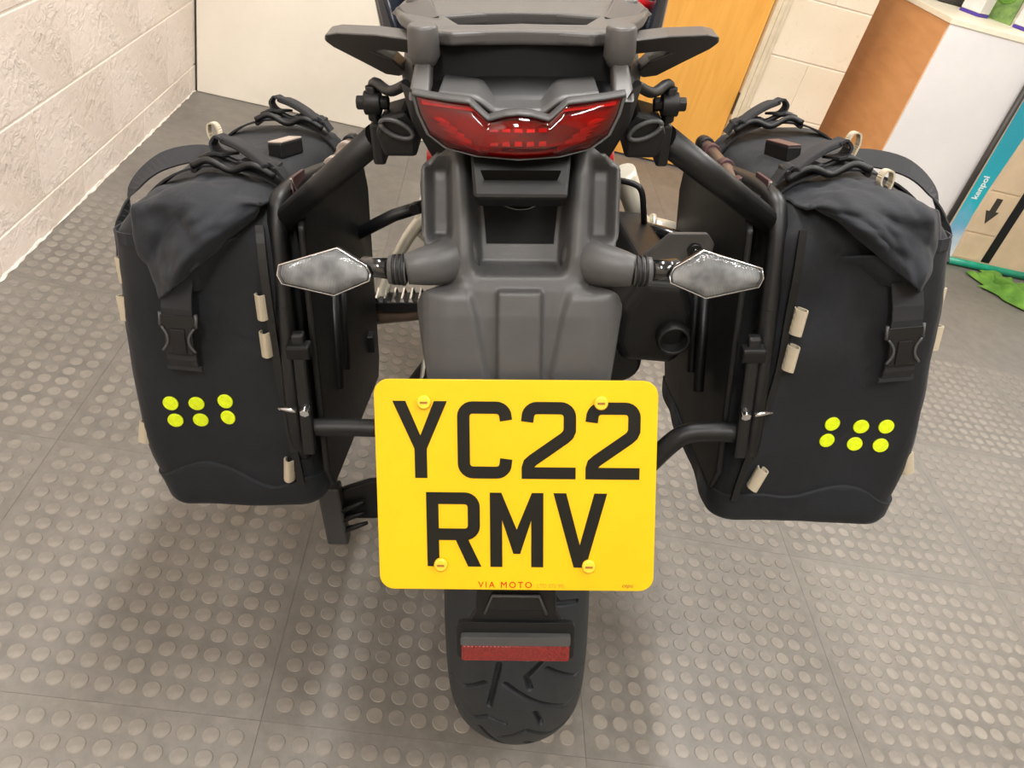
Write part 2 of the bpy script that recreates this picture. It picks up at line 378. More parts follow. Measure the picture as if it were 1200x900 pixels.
# studded rubber tiles
TX0, TY0, TS, PITCH = .1123, -.198, .5, .03395
tile_me = None
def tile_mesh():
    mb = MB(); g = .00025; mb.box((TS / 2, TS / 2, -.0026), (TS - 2 * g, TS - 2 * g, .0052)); return mb.mesh('floor_tile')
tile_me = tile_mesh(); tile_me.materials.append(M['floor'])
def stud_geo(n=16, r=.0131, h=.0013):
    vs = [(math.cos(2 * PI * k / n) * r, math.sin(2 * PI * k / n) * r, 0) for k in range(n)] + [(math.cos(2 * PI * k / n) * (r - .0013), math.sin(2 * PI * k / n) * (r - .0013), h) for k in range(n)]
    fs = [(k, (k + 1) % n, n + (k + 1) % n, n + k) for k in range(n)] + [tuple(range(n, 2 * n))]
    return vs, fs
sv, sf = stud_geo()
stud_me = bpy.data.meshes.new('stud'); stud_me.from_pydata(sv, [], sf); stud_me.materials.append(M['stud'])
def project(p):
    q = Vector(p) - CAM; z = q.dot(CF); return 600 + 917 * q.dot(CR) / z, 450 - 917 * q.dot(CU) / z, z
studs = []
for ix in range(-3, 9):
    for iy in range(-6, 10):
        x0, y0 = TX0 + ix * TS, TY0 + iy * TS
        cxm, cym = x0 + TS / 2, y0 + TS / 2
        if x0 < XL - .45 or cxm > XR or cym > YFAR or cym < YF: continue
        t = mkobj('floor_tile', tile_me, None, floor); t.location = (x0, y0, 0)
        if cym > 1.4 or cym < -1.0 or cxm > 2.9: continue
        for i in range(14):
            for j in range(14):
                sx, sy = x0 + .0293 + i * PITCH, y0 + .0293 + j * PITCH
                if sx < XL + .015: continue
                u, v, z = project((sx, sy, 0)); studs.append((z if (-5 < u < 1205 and -5 < v < 905 and not (430 < u < 775 and 380 < v < 870) and z > 0) else z + 50, sx, sy, t, x0, y0))
studs.sort(key=lambda a: a[0])
for z, sx, sy, t, x0, y0 in studs[:300]:
    o = bpy.data.objects.new('stud', stud_me); COL.objects.link(o); o.parent = t; o.location = (sx - x0, sy - y0, 0)
rest = np.array([[a[1], a[2], 0] for a in studs[300:]]); base = np.array(sv); nv = len(sv)
allv = (rest[:, None, :] + base[None]).reshape(-1, 3)
allf = [tuple(i + k * nv for i in f) for k in range(len(rest)) for f in sf]
me = bpy.data.meshes.new('stud_field'); me.from_pydata(allv.tolist(), [], allf)
sfo = mkobj('stud_field', me, 'stud', floor); sfo['kind'] = 'stuff'

# painted block walls, each block its own piece
def block_mesh(L, Hh, th, seed):
    mb = MB(); mb.box((0, 0, 0), (L, th, Hh)); return mb.mesh('block')
def block_wall(name, origin, axis, length, z1, mt, mmt, bl=.45, ch=.225, z0=.097, off=0, facing=1, proud=.003):
    """wall whose visible face runs from origin along axis; courses start at z0 with a cut course below"""
    ax = Vector(axis); nrm = Vector((0, 0, 1)).cross(ax) * facing
    T = lambda a, d, z: Vector(origin) + ax * a + nrm * d + Vector((0, 0, z))
    mb = MB(); th = .12
    vs = [T(a, d, z) for z in (0, z1) for a, d in ((0, 0), (length, 0), (length, -th), (0, -th))]
    mb.add(vs, [(0, 3, 2, 1), (4, 5, 6, 7), (0, 1, 5, 4), (1, 2, 6, 5), (2, 3, 7, 6), (3, 0, 4, 7)], False)
    wl = struct(mb.build(name, mmt))
    zs = [0.0, z0]
    while zs[-1] < z1: zs.append(zs[-1] + ch)
    cache = {}
    for k in range(len(zs) - 1):
        za, zb = zs[k], min(zs[k + 1], z1)
        if zb - za < .03: continue
        a = -((off + .5 * (k % 2)) % 1) * bl
        while a < length:
            lo, hi = max(0, a), min(length, a + bl)
            if hi - lo > .03:
                hh = zb - za - .006; ll = hi - lo - .0012
                key = (round(hh, 3), round(ll, 3))
                b = MB(); c0 = T((lo + hi) / 2, proud / 2, (za + zb) / 2)
                if key not in cache:
                    q = MB(); R = Matrix((ax, nrm, Vector((0, 0, 1)))).transposed()
                    q.box((0, 0, 0), (ll, proud + .002, hh), R); cache[key] = q.mesh('block'); cache[key].materials.append(M[mt])
                o = bpy.data.objects.new('block', cache[key]); COL.objects.link(o); o.parent = wl; o.location = c0
                bv = o.modifiers.new('bevel', 'BEVEL'); bv.width = .0022; bv.segments = 2
            a += bl
    return wl
block_wall('wall_left', (XL, YB1 + .35, 0), (0, -1, 0), YB1 + .35 - YF, ZC, 'block', 'mortar', off=.1, facing=1)
block_wall('wall_back', (.965, YB2, 0), (1, 0, 0), .335, ZC, 'block2', 'mortar', off=.62, facing=-1)
def fillet_fn(u, v):
    y = YB1 - 3.2 * u; n_ = noise.noise(Vector((y * 9, 0, 1))) * .006 + noise.noise(Vector((y * 34, v * 3, 2))) * .006 + .005
    a = v * PI / 2; return Vector((XL + .002 + max(.002, n_) * math.cos(a) * .9, y, .0005 + max(.002, n_) * 1.1 * math.sin(a)))
fl = MB(); fl.grid(fillet_fn, 420, 6); fl.build('mortar_fillet', 'mortar', bpy.data.objects['wall_left'])
struct(slab('wall_right', (XR, YF, 0), (XR + .1, YFAR, ZC), 'plaster'))
struct(slab('wall_front', (XL, YF - .1, 0), (XR, YF, ZC), 'plaster'))
struct(slab('wall_far', (1.30, YFAR, 0), (XR, YFAR + .1, ZC), 'plaster'))
struct(slab('wall_return', (1.18, YB2 + .121, 0), (1.299, YFAR, ZC), 'block2'))
struct(slab('ceiling', (XL - .1, YF - .1, ZC), (XR + .1, YFAR + .1, ZC + .1), 'ceiling'))
# tall white board closing the corner beside the blockwork
wb = MB().box(((XL + .012 + .14) / 2, YB1 + .02, ZC / 2), (.14 - XL - .012, .04, ZC - .002)).build('wall_panel', 'white_board', None, .003); struct(wb)
struct(slab('wall_side', (.10, YB1 + .041, 0), (.14, YB2 + .1, ZC), 'plaster'))
tr = MB(); tr.box((XL + .006, YB1 + .012, ZC / 2), (.008, .012, ZC - .01)); struct(tr.build('trim_1', 'arrow'))
# door
dl = MB().box((.525, YB2 + .03, 1.02), (.755, .04, 2.02)).build('door_1', 'door', None, .002); struct(dl)
fr = MB(); fr.box((.934, YB2 + .02, 1.04), (.058, .075, 2.08)); o = fr.build('trim_2', 'frame', None, .004); struct(o)
fr = MB(); fr.box((.934, YB2 - .021, 1.04), (.018, .012, 2.08)); fr.build('door_stop', 'frame', o, .002)
struct(slab('trim_3', (.14, YB2 - .02, 2.045), (.963, YB2 + .06, 2.1), 'frame'))
struct(slab('wall_lintel', (.141, YB2 - .0, 2.101), (.964, YB2 + .1, ZC), 'plaster'))
hg = MB().box((.9035, YB2 - .002, .33), (.005, .02, .09)).build('hinge', 'arrow', dl)
# handle on the door
hd = MB(); hd.tube([(.23, YB2 + .012, 1.0), (.23, YB2 - .045, 1.0), (.33, YB2 - .045, 1.0)], .009, 10); hd.build('door_handle', 'steel', dl)

def ceiling_lamp(x, y, L, P, idx):
    r = empty('ceiling_light', Matrix.Translation((x, y, LAMP_Z)), 'long white ceiling batten light ' + ('behind the number plate over the open floor', 'above the saddlebag by the stand lever', 'between the exhaust saddlebag and the door', 'past the far side of the cabinet', 'on the ceiling near the plain front wall')[idx], 'light', 'ceiling lights')
    MB().box((0, 0, .04), (.22, L + .06, .078)).build('housing', 'cab_white', r, .006)
    MB().box((0, 0, -.006), (.19, L, .012)).build('diffuser', M['diffuser'], r, .004)
    ld = bpy.data.lights.new('lamp', 'AREA'); ld.shape = 'RECTANGLE'; ld.size = .2; ld.size_y = L; ld.energy = P; ld.color = (1.0, .978, .955)
    lo = bpy.data.objects.new('lamp', ld); COL.objects.link(lo); lo.parent = r; lo.location = (0, 0, -.016)
M['diffuser'] = emit_mat('lamp_diffuser', (1, .95, .86, 1), 4)
for i, a in enumerate(LAMPS): ceiling_lamp(*a, i)

# ------------------------------------------------------------------ cabinet and what stands by it
CX, CY0, CY1, CH = 1.422, 2.19, 2.85, .872
cb = empty('cabinet', Matrix.Translation((CX + .6, (CY0 + CY1) / 2, 0)), 'tall white cabinet with a brown wood side panel and cream top', 'cabinet')
def lb(name, lo, hi, mt, par, bev=.002):
    mw = par.matrix_world.translation
    return slab(name, [a - b for a, b in zip(lo, mw)], [a - b for a, b in zip(hi, mw)], mt, par, bev)
lb('side_panel', (CX, CY0 + .012, 0), (CX + .018, CY1, CH - .02), 'brown', cb, .001)
lb('front_panel', (CX + .003, CY0, 0), (CX + 1.6, CY0 + .012, CH - .014), 'cab_white', cb, .001)
lb('carcass', (CX + .018, CY0 + .012, 0), (CX + 1.6, CY1, CH - .02), 'cab_white', cb, .001)
lb('worktop', (CX - .004, CY0 - .004, CH - .02), (CX + 1.6, CY1, CH), 'cab_top', cb, .002)
# things on the worktop
def can(x, y, hgt, rz, lab):
    r = empty('product_box', Matrix.Translation((x, y, CH)) @ Matrix.Rotation(rz, 4, 'Z'), lab, 'box')
    MB().box((0, 0, hgt / 2 + .012), (.085, .07, hgt)).build('carton', 'pot', r, .003)
    MB().box((0, 0, .006), (.087, .072, .011)).build('base_band', 'purple', r, .002)
    MB().box((0, -.0356, hgt * .55), (.06, .001, hgt * .4)).build('front_print', 'ceiling', r)
can(1.665, 2.50, .24, -1.05, 'white product carton with purple base nearest the brown cabinet side')
can(1.845, 2.405, .26, -1.05, 'white product carton with purple base at the far end past the green picture')
r = empty('countertop_picture', Matrix.Translation((1.768, 2.505, CH)) @ Matrix.Rotation(-.95, 4, 'Z'), 'green landscape picture standing between two white cartons on the cabinet', 'picture')
MB().box((0, 0, .15), (.12, .012, .30)).build('print', 'grass', r, .001)
hm = MB(); hm.loft([[(math.cos(2 * PI * k / 20) * .045 * s - .005, -.0065 - d, .10 + math.sin(2 * PI * k / 20) * .04 * s) for k in range(20)] for s, d in ((1, 0), (.96, .0015))]); hm.build('hill_print', 'green', r)
r = empty('dark_case', Matrix.Translation((1.66, 2.74, CH)), 'dark case standing behind the product cartons', 'case')
MB().box((0, 0, .11), (.16, .2, .22)).build('case_body', 'arrow', r, .01); MB().tube([(-.04, 0, .22), (-.04, 0, .245), (.04, 0, .245), (.04, 0, .22)], .006, 8).build('case_handle', 'black', r)

# teal framed poster stand leaning against the cabinet front
sm = Matrix.Translation((1.80, 2.135, 0.0)) @ Matrix.Rotation(.02, 4, 'Z') @ Matrix.Rotation(math.radians(-2.0), 4, 'X')
ps = empty('poster_stand', sm, 'teal framed advertising stand leaning on the white cabinet front', 'sign')
PWd, PHt = .62, .80
fm = MB(); fm.tube([(0, 0, .018), (PWd, 0, .018)], .016, 12); fm.build('frame_bar', 'teal', ps)
for xx in (.006, PWd - .006): MB().tube([(xx, 0, .02), (xx, 0, PHt)], .012, 12).build('frame_bar', 'arrow' if xx < .1 else 'teal', ps)
MB().tube([(0, 0, PHt), (PWd, 0, PHt)], .012, 12).build('frame_bar', 'teal', ps)
TP = lambda d0: (lambda u, w, d: Vector((u, d0 - d, w)))
MB().prism([(.02, .03), (PWd - .02, .03), (PWd - .02, PHt - .02), (.02, PHt - .02)], TP(.006), .008).build('backing_board', 'poster', ps)
bl = MB(); bl.prism([(.028, .035), (.108, .035), (.100, .12), (.092, .22), (.094, .34), (.105, .50), (.125, .78), (.022, .78)], TP(-.0022), .001); bl.build('blue_print', 'poster_blue', ps)
for (z0, z1) in ((.040, .150), (.158, .330), (.338, .52), (.53, .77)):
    x0 = lerp_tab([(.03, .110), (.22, .096), (.40, .100), (.78, .128)], (z0 + z1) / 2)
    MB().prism([(x0 + .004, z0), (.235, z0), (.235, z1), (x0 + .004, z1)], TP(-.0022), .003).build('tan_card', 'poster', ps, .001)
MB().prism([(.160, .20), (.192, .255), (.176, .255), (.176, .31), (.148, .31), (.148, .255), (.132, .255)], TP(-.0056), .001).build('arrow_print', 'arrow', ps)
MB().prism([(.245, .04), (.285, .04), (.285, .77), (.245, .77)], TP(-.0022), .002).build('grey_strip', 'amber', ps)
tt = text_mesh('kenpol', .036, lambda a, b, c: Vector((.058 - b, -.0036 - c, .335 + a)), .0002, bold=.0008)
mkobj('white_lettering', tt, 'text_white', ps)
# green cloth in a heap on the floor
def cloth_fn(u, v):
    x = (u - .5) * .34; y = (v - .5) * .20
    r = noise.noise(Vector((u * 3.1, v * 4.2, 1.3))) * .5 + .5; q = noise.noise(Vector((u * 7 + 3, v * 6, 4.1)))
    edge = min(u, 1 - u, v, 1 - v) * 5; e = min(1, edge)
    z = .004 + e * (.035 * r + .03 * abs(math.sin(u * 9 + v * 5 + q * 2)) + .012 * q)
    return Vector((x + .03 * math.sin(v * 9) + .02 * q, y + .03 * math.sin(u * 7 + 1), max(.003, z)))
c = MB(); c.grid(cloth_fn, 56, 40)
co = c.build('green_cloth', 'green'); so = co.modifiers.new('sol', 'SOLIDIFY'); so.thickness = .0022; so.offset = 1
co.matrix_world = Matrix.Translation((2.13, 1.94, .0025)) @ Matrix.Rotation(-.5, 4, 'Z')
tag(co, 'crumpled green microfibre cloth on the floor below the teal stand', 'cloth')

# ------------------------------------------------------------------ the motorcycle (built upright in its own frame, then leaned on its stand)
BM = Matrix.Identity(4)
for i, (a, b, c_) in enumerate(zip((.9744, -.0154, .2245), (.0158, .9999, 0.0), (-.2244, .0036, .9745))): BM[i][0] = a; BM[i][1] = b; BM[i][2] = c_
BM = Matrix.Translation((0, 0, .006)) @ BM
bike = empty('motorcycle', BM, 'black adventure motorcycle leaning on its stand, seen from behind its yellow number plate', 'motorcycle')
def mir(pts, s): return [(p[0] * s, p[1], p[2]) for p in pts]

# rear tyre with cut tread
TR, TW, TSEC = .322, .172, .118
def tyre():
    A = np.concatenate([np.linspace(-.62, .55, 640, endpoint=False), np.linspace(.55, 2 * PI - .62, 620, endpoint=False)]) * TR; NU = len(A)
    gg = np.concatenate([np.linspace(-2.05, -1.2, 10, endpoint=False), np.linspace(-1.2, 1.2, 190, endpoint=False), np.linspace(1.2, 2.05, 11)]); NVV = len(gg)
    hg = np.cos(gg); px_ = np.sin(gg) * TW / 2; pr = np.where(np.abs(gg) < PI / 2, TR - .074 * (1 - hg), TR - .074 + hg * .085)
    per = 2 * PI * TR; rep = 8; seg = per / rep
    # groove centre lines in (arc within repeat, angle round the section)
    G = [[(.074, -.22), (-.002, -.37)], [(.045, -.13), (.017, .19), (-.005, .47), (-.03, .77), (-.035, 1.1)], [(.085, .42), (.056, .13), (.037, .19)], [(.005, -1.1), (.011, -.78), (.04, -.43)],
         [(.09, .06), (.084, .15)], [(-.012, .27), (-.049, .37)], [(-.091, -.22), (-.057, .15), (-.104, .56), (-.11, .9)], [(-.06, -.95), (-.055, -.65), (-.028, -.4), (-.038, -.15)],
         [(-.076, -.53), (-.138, -.2)], [(.064, .42), (.022, .94), (.02, 1.2)], [(-.114, .16), (-.144, .25)]]
    U, V = np.meshgrid(A % seg, gg * TW / 2 * 1.1); D = np.full(U.shape, 1.0)
    for line in G:
        for p, q in zip(line, line[1:]):
            for sh in (-seg, 0, seg):
                ax, ay, bx, by = p[0] + sh, p[1] * TW / 2 * 1.1, q[0] + sh, q[1] * TW / 2 * 1.1
                dx, dy = bx - ax, by - ay; tt = np.clip(((U - ax) * dx + (V - ay) * dy) / (dx * dx + dy * dy), 0, 1)
                D = np.minimum(D, np.hypot(U - ax - tt * dx, V - ay - tt * dy))
    dep = .0090 * np.clip((.0040 - D) / .0012, 0, 1) * np.maximum(.25, hg)[:, None]
    an = A / TR; rr = pr[:, None] - dep
    vs = np.stack([np.repeat(px_[:, None], NU, 1), -np.cos(an)[None] * rr, TR + np.sin(an)[None] * rr], -1).reshape(-1, 3)
    J, I = np.meshgrid(np.arange(NVV - 1), np.arange(NU), indexing='ij'); I2 = (I + 1) % NU
    fs = np.stack([J * NU + I, J * NU + I2, (J + 1) * NU + I2, (J + 1) * NU + I], -1).reshape(-1, 4)
    me = bpy.data.meshes.new('rear_tyre'); me.from_pydata(vs.tolist(), [], fs.tolist()); me.polygons.foreach_set('use_smooth', [True] * len(fs)); me.update()
    return mkobj('rear_tyre', me, 'tyre', bike)
tyre()
C0 = Vector((0, 0, TR))
def ring(r, x, n=48): return [(x, -math.cos(2 * PI * k / n) * r, TR + math.sin(2 * PI * k / n) * r) for k in range(n)]
rim = MB(); rim.loft([ring(.225, -.062), ring(.232, -.066), ring(.215, -.05), ring(.205, 0), ring(.215, .05), ring(.232, .066), ring(.225, .062), ring(.20, .045), ring(.195, 0), ring(.20, -.045), ring(.225, -.062)], cap=False)
rim = rim.build('rear_wheel', 'gloss', bike)
for k in range(10):
    a = 2 * PI * k / 10; MB().tube([(.0, -math.cos(a) * .03, TR + math.sin(a) * .03), (.0, -math.cos(a + .1) * .2, TR + math.sin(a + .1) * .2)], .010, 8).build('spoke', 'gloss', rim)
MB().disc((0, 0, TR), (1, 0, 0), .045, .16, 24).build('hub', 'powder', rim)
MB().disc((.075, 0, TR), (1, 0, 0), .12, .005, 40).build('brake_disc', 'steel', rim)
sp = MB(); n = 84; sp.loft([[(x, -math.cos(2 * PI * k / n) * (.10 + .006 * (k % 2)), TR + math.sin(2 * PI * k / n) * (.10 + .006 * (k % 2))) for k in range(n)] for x in (-.100, -.094)], False); sp.build('sprocket', 'steel', rim)
# swingarm, chain, guard
sw = MB()
for s in (-1, 1):
    sw.loft([[(s * (.128 + dx), y, z + dz) for dx, dz in ((-.014, -h), (.014, -h), (.014, h), (-.014, h))] for y, z, h in ((-.06, TR, .022), (.0, TR, .034), (.2, TR + .03, .036), (.5, TR + .09, .042))], False)
sw.box((0, .36, TR + .06), (.24, .08, .06)); sw.build('swingarm', 'powder', bike, .006)
MB().tube([(-.16, 0, TR), (.16, 0, TR)], .013, 16).build('axle', 'steel', bike)
ch = MB(); ch.ribbon(smoothpath([(-.097, -.10, TR), (-.097, -.02, TR + .104), (-.097, .5, TR + .125), (-.097, .54, TR + .09), (-.097, .5, TR + .055), (-.097, -.02, TR - .104), (-.097, -.10, TR)], 6), (1, 0, 0), .016, .012); ch.build('drive_chain', 'gloss', bike)
MB().ribbon([(-.146, -.11, TR + .04), (-.146, .0, TR + .12), (-.142, .14, TR + .17), (-.138, .42, TR + .19)], [(.25, 0, 1)] * 4, [.012, .026, .03, .022], .004).build('chain_guard', 'silver', bike, .001)
MB().ribbon([(-.128, -.10, TR + .06), (-.128, .02, TR + .15), (-.126, .2, TR + .19)], (1, 0, 0), .03, .004).build('chain_guard_cover', 'black', bike, .001)

# number plate
PT, PBm = Vector((-.002, -.317, .799)), Vector((.0, -.4, .6415))
pw = (PT - PBm).normalized(); pu = Vector((1, 0, 0)); pc = (PT + PBm) / 2 + Vector((-.0005, 0, 0)); pn = pu.cross(pw)   # pn points to the rear and up
def TPL(u, w_, d): return pc + pu * u + pw * w_ + pn * d
def rrect(w_, h, r, n=6):
    o = []
    for cx_, cy_, a0 in ((w_ / 2 - r, h / 2 - r, 0), (-w_ / 2 + r, h / 2 - r, 90), (-w_ / 2 + r, -h / 2 + r, 180), (w_ / 2 - r, -h / 2 + r, 270)):
        for k in range(n + 1): a = math.radians(a0 + 90 * k / n); o.append((cx_ + r * math.cos(a), cy_ + r * math.sin(a)))
    return o
plate = MB().prism(rrect(.2285, .178, .012), TPL, .003).build('number_plate', 'plate', bike, .0006, 2)
plate['label'] = 'yellow plate reading YC22 RMV in black'
MB().prism(rrect(.222, .172, .010), lambda u, w_, d: TPL(u, w_, -.0002 - d), .004).build('plate_backing', 'black', plate)
def arc(cx_, cy_, r, a0, a1, n=6): return [(cx_ + r * math.cos(math.radians(a0 + (a1 - a0) * k / n)), cy_ + r * math.sin(math.radians(a0 + (a1 - a0) * k / n))) for k in range(n + 1)]
def glyph(ch):
    P, Sk = [], []
    if ch == 'Y': P.append([(-.022, .032), (-.0115, .032), (0, .0035), (.0115, .032), (.022, .032), (.005, -.0075), (.005, -.032), (-.005, -.032), (-.005, -.0075)])
    if ch == 'C': Sk.append([(.0175, .0165), (.017, .0195)] + arc(.0095, .0195, .0075, 0, 90)[1:] + arc(-.0095, .0195, .0075, 90, 180) + arc(-.0095, -.0195, .0075, 180, 270) + arc(.0095, -.0195, .0075, 270, 360) + [(.0175, -.0155)])
    if ch == '2':
        Sk.append([(-.0175, .0155), (-.017, .0195)] + arc(-.0095, .0195, .0075, 180, 90)[1:] + arc(.0095, .0195, .0075, 90, 0) + [(.017, .0085), (.0155, .005), (.013, .0025), (-.0125, -.016), (-.0158, -.019), (-.017, -.023), (-.017, -.0305)])
        P.append([(-.022, -.032), (.022, -.032), (.022, -.0222), (-.022, -.0222)])
    if ch == 'R':
        P += [[(-.022, -.032), (-.022, .032), (-.012, .032), (-.012, -.032)], [(.0005, -.006), (.011, -.006), (.0228, -.032), (.0118, -.032)]]
        Sk.append([(-.013, .027)] + arc(.0095, .0195, .0075, 90, 0) + arc(.0095, .0035, .0075, 0, -90) + [(-.013, -.004)])
    if ch == 'M': P.append([(-.022, -.032), (-.022, .032), (-.0125, .032), (0, .0005), (.0125, .032), (.022, .032), (.022, -.032), (.012, -.032), (.012, .0085), (.0028, -.0205), (-.0028, -.0205), (-.012, .0085), (-.012, -.032)])
    if ch == 'V': P.append([(-.022, .032), (-.0115, .032), (0, -.0125), (.0115, .032), (.022, .032), (.005, -.032), (-.005, -.032)])
    return P, Sk
for row, w0, xs in (('YC22', .0395, (-.0775, -.0255, .0265, .0785)), ('RMV', -.0365, (-.0520, .0003, .0525))):
    for chh, x in zip(row, xs):
        P, Sk = glyph(chh); mb = MB(); T = lambda u, w_, d, x=x, w0=w0: TPL(u + x, w_ + w0, .0031 + d)
        for p in P: mb.prism(p, T, .0004)
        for q in Sk: mb.stroke(q, .010, T, .00047)
        mb.build('character', 'ink', plate)
for u, w_ in ((-.0738, .0708), (.0682, .0712), (-.0628, -.0665), (.0600, -.0668)):
    cp = MB(); c0 = TPL(u, w_, .003); cp.tube([c0, c0 + pn * .003, c0 + pn * .0042], [.0057, .0057, .0046], 20); cpo = cp.build('screw_cap', 'screw', plate)
    MB().prism([(-.003, -.0009), (.003, -.0009), (.003, .0009), (-.003, .0009)], lambda a, b, d, u=u, w_=w_: TPL(u + a, w_ + b, .00725 + d), .0003).build('slot', 'rust', cpo)
mkobj('maker_lettering', text_mesh('VIA MOTO', .0076, lambda a, b, c: TPL(a - .0095, b - .0847, .0032 + c), .00015, bold=0, spacing=1.32), 'redink', plate)
mkobj('address_lettering', text_mesh('LTD S73 9FJ', .0046, lambda a, b, c: TPL(a + .0285, b - .0852, .0032 + c), .0001), 'paleink', plate)
mkobj('standard_mark', text_mesh('cepu', .005, lambda a, b, c: TPL(a + .0925, b - .0842, .0032 + c), .0001, italic=.3), 'rust', plate)

# tail section: profile along the fender from lamp to plate: (s, y, z)
FEN = [(0, -.215, .962), (.2, -.232, .936), (.4, -.247, .905), (.55, -.262, .880), (.7, -.277, .856), (.8, -.286, .838), (1.0, -.306, .778)]
def fen(s):
    y = lerp_tab([(a, b) for a, b, c in FEN], s); z = lerp_tab([(a, c) for a, b, c in FEN], s); return y, z
FW = [(0, .050), (.07, .058), (.17, .0785), (.24, .0800), (.50, .0765), (.56, .0745), (.62, .066), (.66, .062), (.70, .0800), (.735, .0855), (.78, .0850), (1, .0745)]
FN = Vector((0, -.80, .60)).normalized()
def fender_pt(x, s):
    y, z = fen(s); ax = abs(x); d = 0.0
    up = 1 - sstep(.54, .64, s); lowr = sstep(.66, .74, s)
    rw = .040 - .010 * s                                       # half width of the centre well
    d -= .030 * up * (1 - sstep(rw - .004, rw + .006, ax))      # well under the lamp
    rid = math.exp(-((ax - (rw + .011)) / .006) ** 2)
    d += .004 * up * rid
    d -= .017 * (sstep(.053, .060, ax) * (1 - sstep(.069, .0775, ax))) * sstep(.10, .16, s) * (1 - sstep(.44, .50, s))   # wing pockets
    hw = .0165 + .001 * s
    d += .0075 * (1 - sstep(hw - .0015, hw + .0025, ax)) * sstep(.685, .71, s)      # centre rib of the lower shell
    xr = .042 - .018 * (s - .66) / .34
    d += .0045 * lowr * (sstep(xr - .004, xr + .004, ax) - 1.9 * sstep(.056, .09, ax))
    d -= .010 * math.exp(-((s - .655) / .03) ** 2) * sstep(.045, .06, ax)           # hollow below the indicator arm
    d -= .022 * sstep(.070, .088, ax) ** 2
    return Vector((x, y, z)) + FN * d
fd = MB()
NS, NX = 110, 121
fd.grid(lambda u, v: fender_pt((u * 2 - 1) * lerp_tab(FW, v), v), NX, NS)
fo = fd.build('rear_fender', 'grey', bike); q = fo.modifiers.new('sol', 'SOLIDIFY'); q.thickness = .005; q.offset = -1
# dark liner in the centre well + lamp box
MB().grid(lambda u, v: fender_pt((u * 2 - 1) * (.036 - .008 * v) , v * .47) + FN * .0012, 9, 12).build('well_liner', 'matte', fo)
lbx = MB(); lbx.loft([[(sx * .036, -.222, .956), (sx * .040, -.236, .958), (sx * .036, -.262, .930), (sx * .034, -.246, .915)] for sx in (-1, 1)], False); lx = lbx.build('plate_lamp_housing', 'black', bike, .003)
MB().prism([(-.027, -.010), (.027, -.010), (.030, .010), (-.030, .010)], lambda u, w_, d: Vector((u, -.2555, .9435)) + Vector((0, -.68, .73)) * w_ * 1.1 + Vector((0, -.75, .66)) * (d - .001), .003).build('plate_lamp_lens', 'matte', lx, .001)
MB().tube(smoothpath([(-.019, -.2302, .9135), (-.010, -.2310, .9085), (0, -.2312, .9065), (.010, -.2310, .9085), (.019, -.2302, .9135)], 4), .0012, 6).build('moulding_line', 'gloss', fo)
# panel behind the fender, joining it to the tail
MB().loft([[(-w2, y, z), (w2, y, z), (w2, y + .03, z + .005), (-w2, y + .03, z + .005)] for y, z, w2 in ((-.185, .955, .052), (-.20, .91, .066), (-.225, .87, .060), (-.262, .80, .055), (-.295, .745, .05))], False).build('fender_inner', 'black', bike, .003)
# plate carrier, reflector bracket and reflector
pcr = MB(); pcr.prism([(-.055, .086), (.055, .086), (.036, -.07), (.034, -.088), (-.034, -.088), (-.036, -.07)], lambda u, w_, d: TPL(u, w_, -.005 - d), .012); carrier = pcr.build('plate_carrier', 'black', bike, .003)
def TRF(u, w_, d): return Vector((u - .001, -.3905, .545)) + Vector((1, 0, 0)) * u * 0 + Vector((0, .30, .954)) * w_ + Vector((0, -.954, .30)) * d
br = MB(); br.prism([(-.046, .022), (.046, .022), (.037, .038), (.034, .105), (-.034, .105), (-.037, .038)], lambda u, w_, d: TRF(u, w_, -.008 + d), .006); brk = br.build('reflector_bracket', 'black', bike, .002)
MB().prism([(-.028, .040), (.028, .040), (.021, .056), (-.021, .056)], lambda u, w_, d: TRF(u, w_, -.0015 + d), .002).build('bracket_panel', 'powder', brk, .001)
MB().tube([TRF(-.028, .036, 0), TRF(-.021, .056, .001), TRF(.021, .056, .001), TRF(.028, .036, 0)], .0016, 6).build('bracket_rib', 'grey', brk)
MB().prism(rrect(.108, .040, .006), lambda u, w_, d: TRF(u, w_ + .008, -.004 + d), .006).build('reflector_frame', 'powder', brk, .002)
MB().prism(rrect(.1000, .009, .002), lambda u, w_, d: TRF(u, w_ + .0125, .001 + d), .008).build('reflector_ledge', 'grey', brk, .002)
rf = MB().prism(rrect(.0985, .0165, .002), lambda u, w_, d: TRF(u, w_ - .001, .002 + d), .006).build('reflector', 'reflector', bike, .001)
for k in range(28):
    u = -.0465 + k * .00345; MB().box(TRF(u, -.001, .0083), (.0011, .0008, .0145), Matrix.Rotation(math.radians(-17.5), 3, 'X')).build('lens_rib', 'reflector', rf)

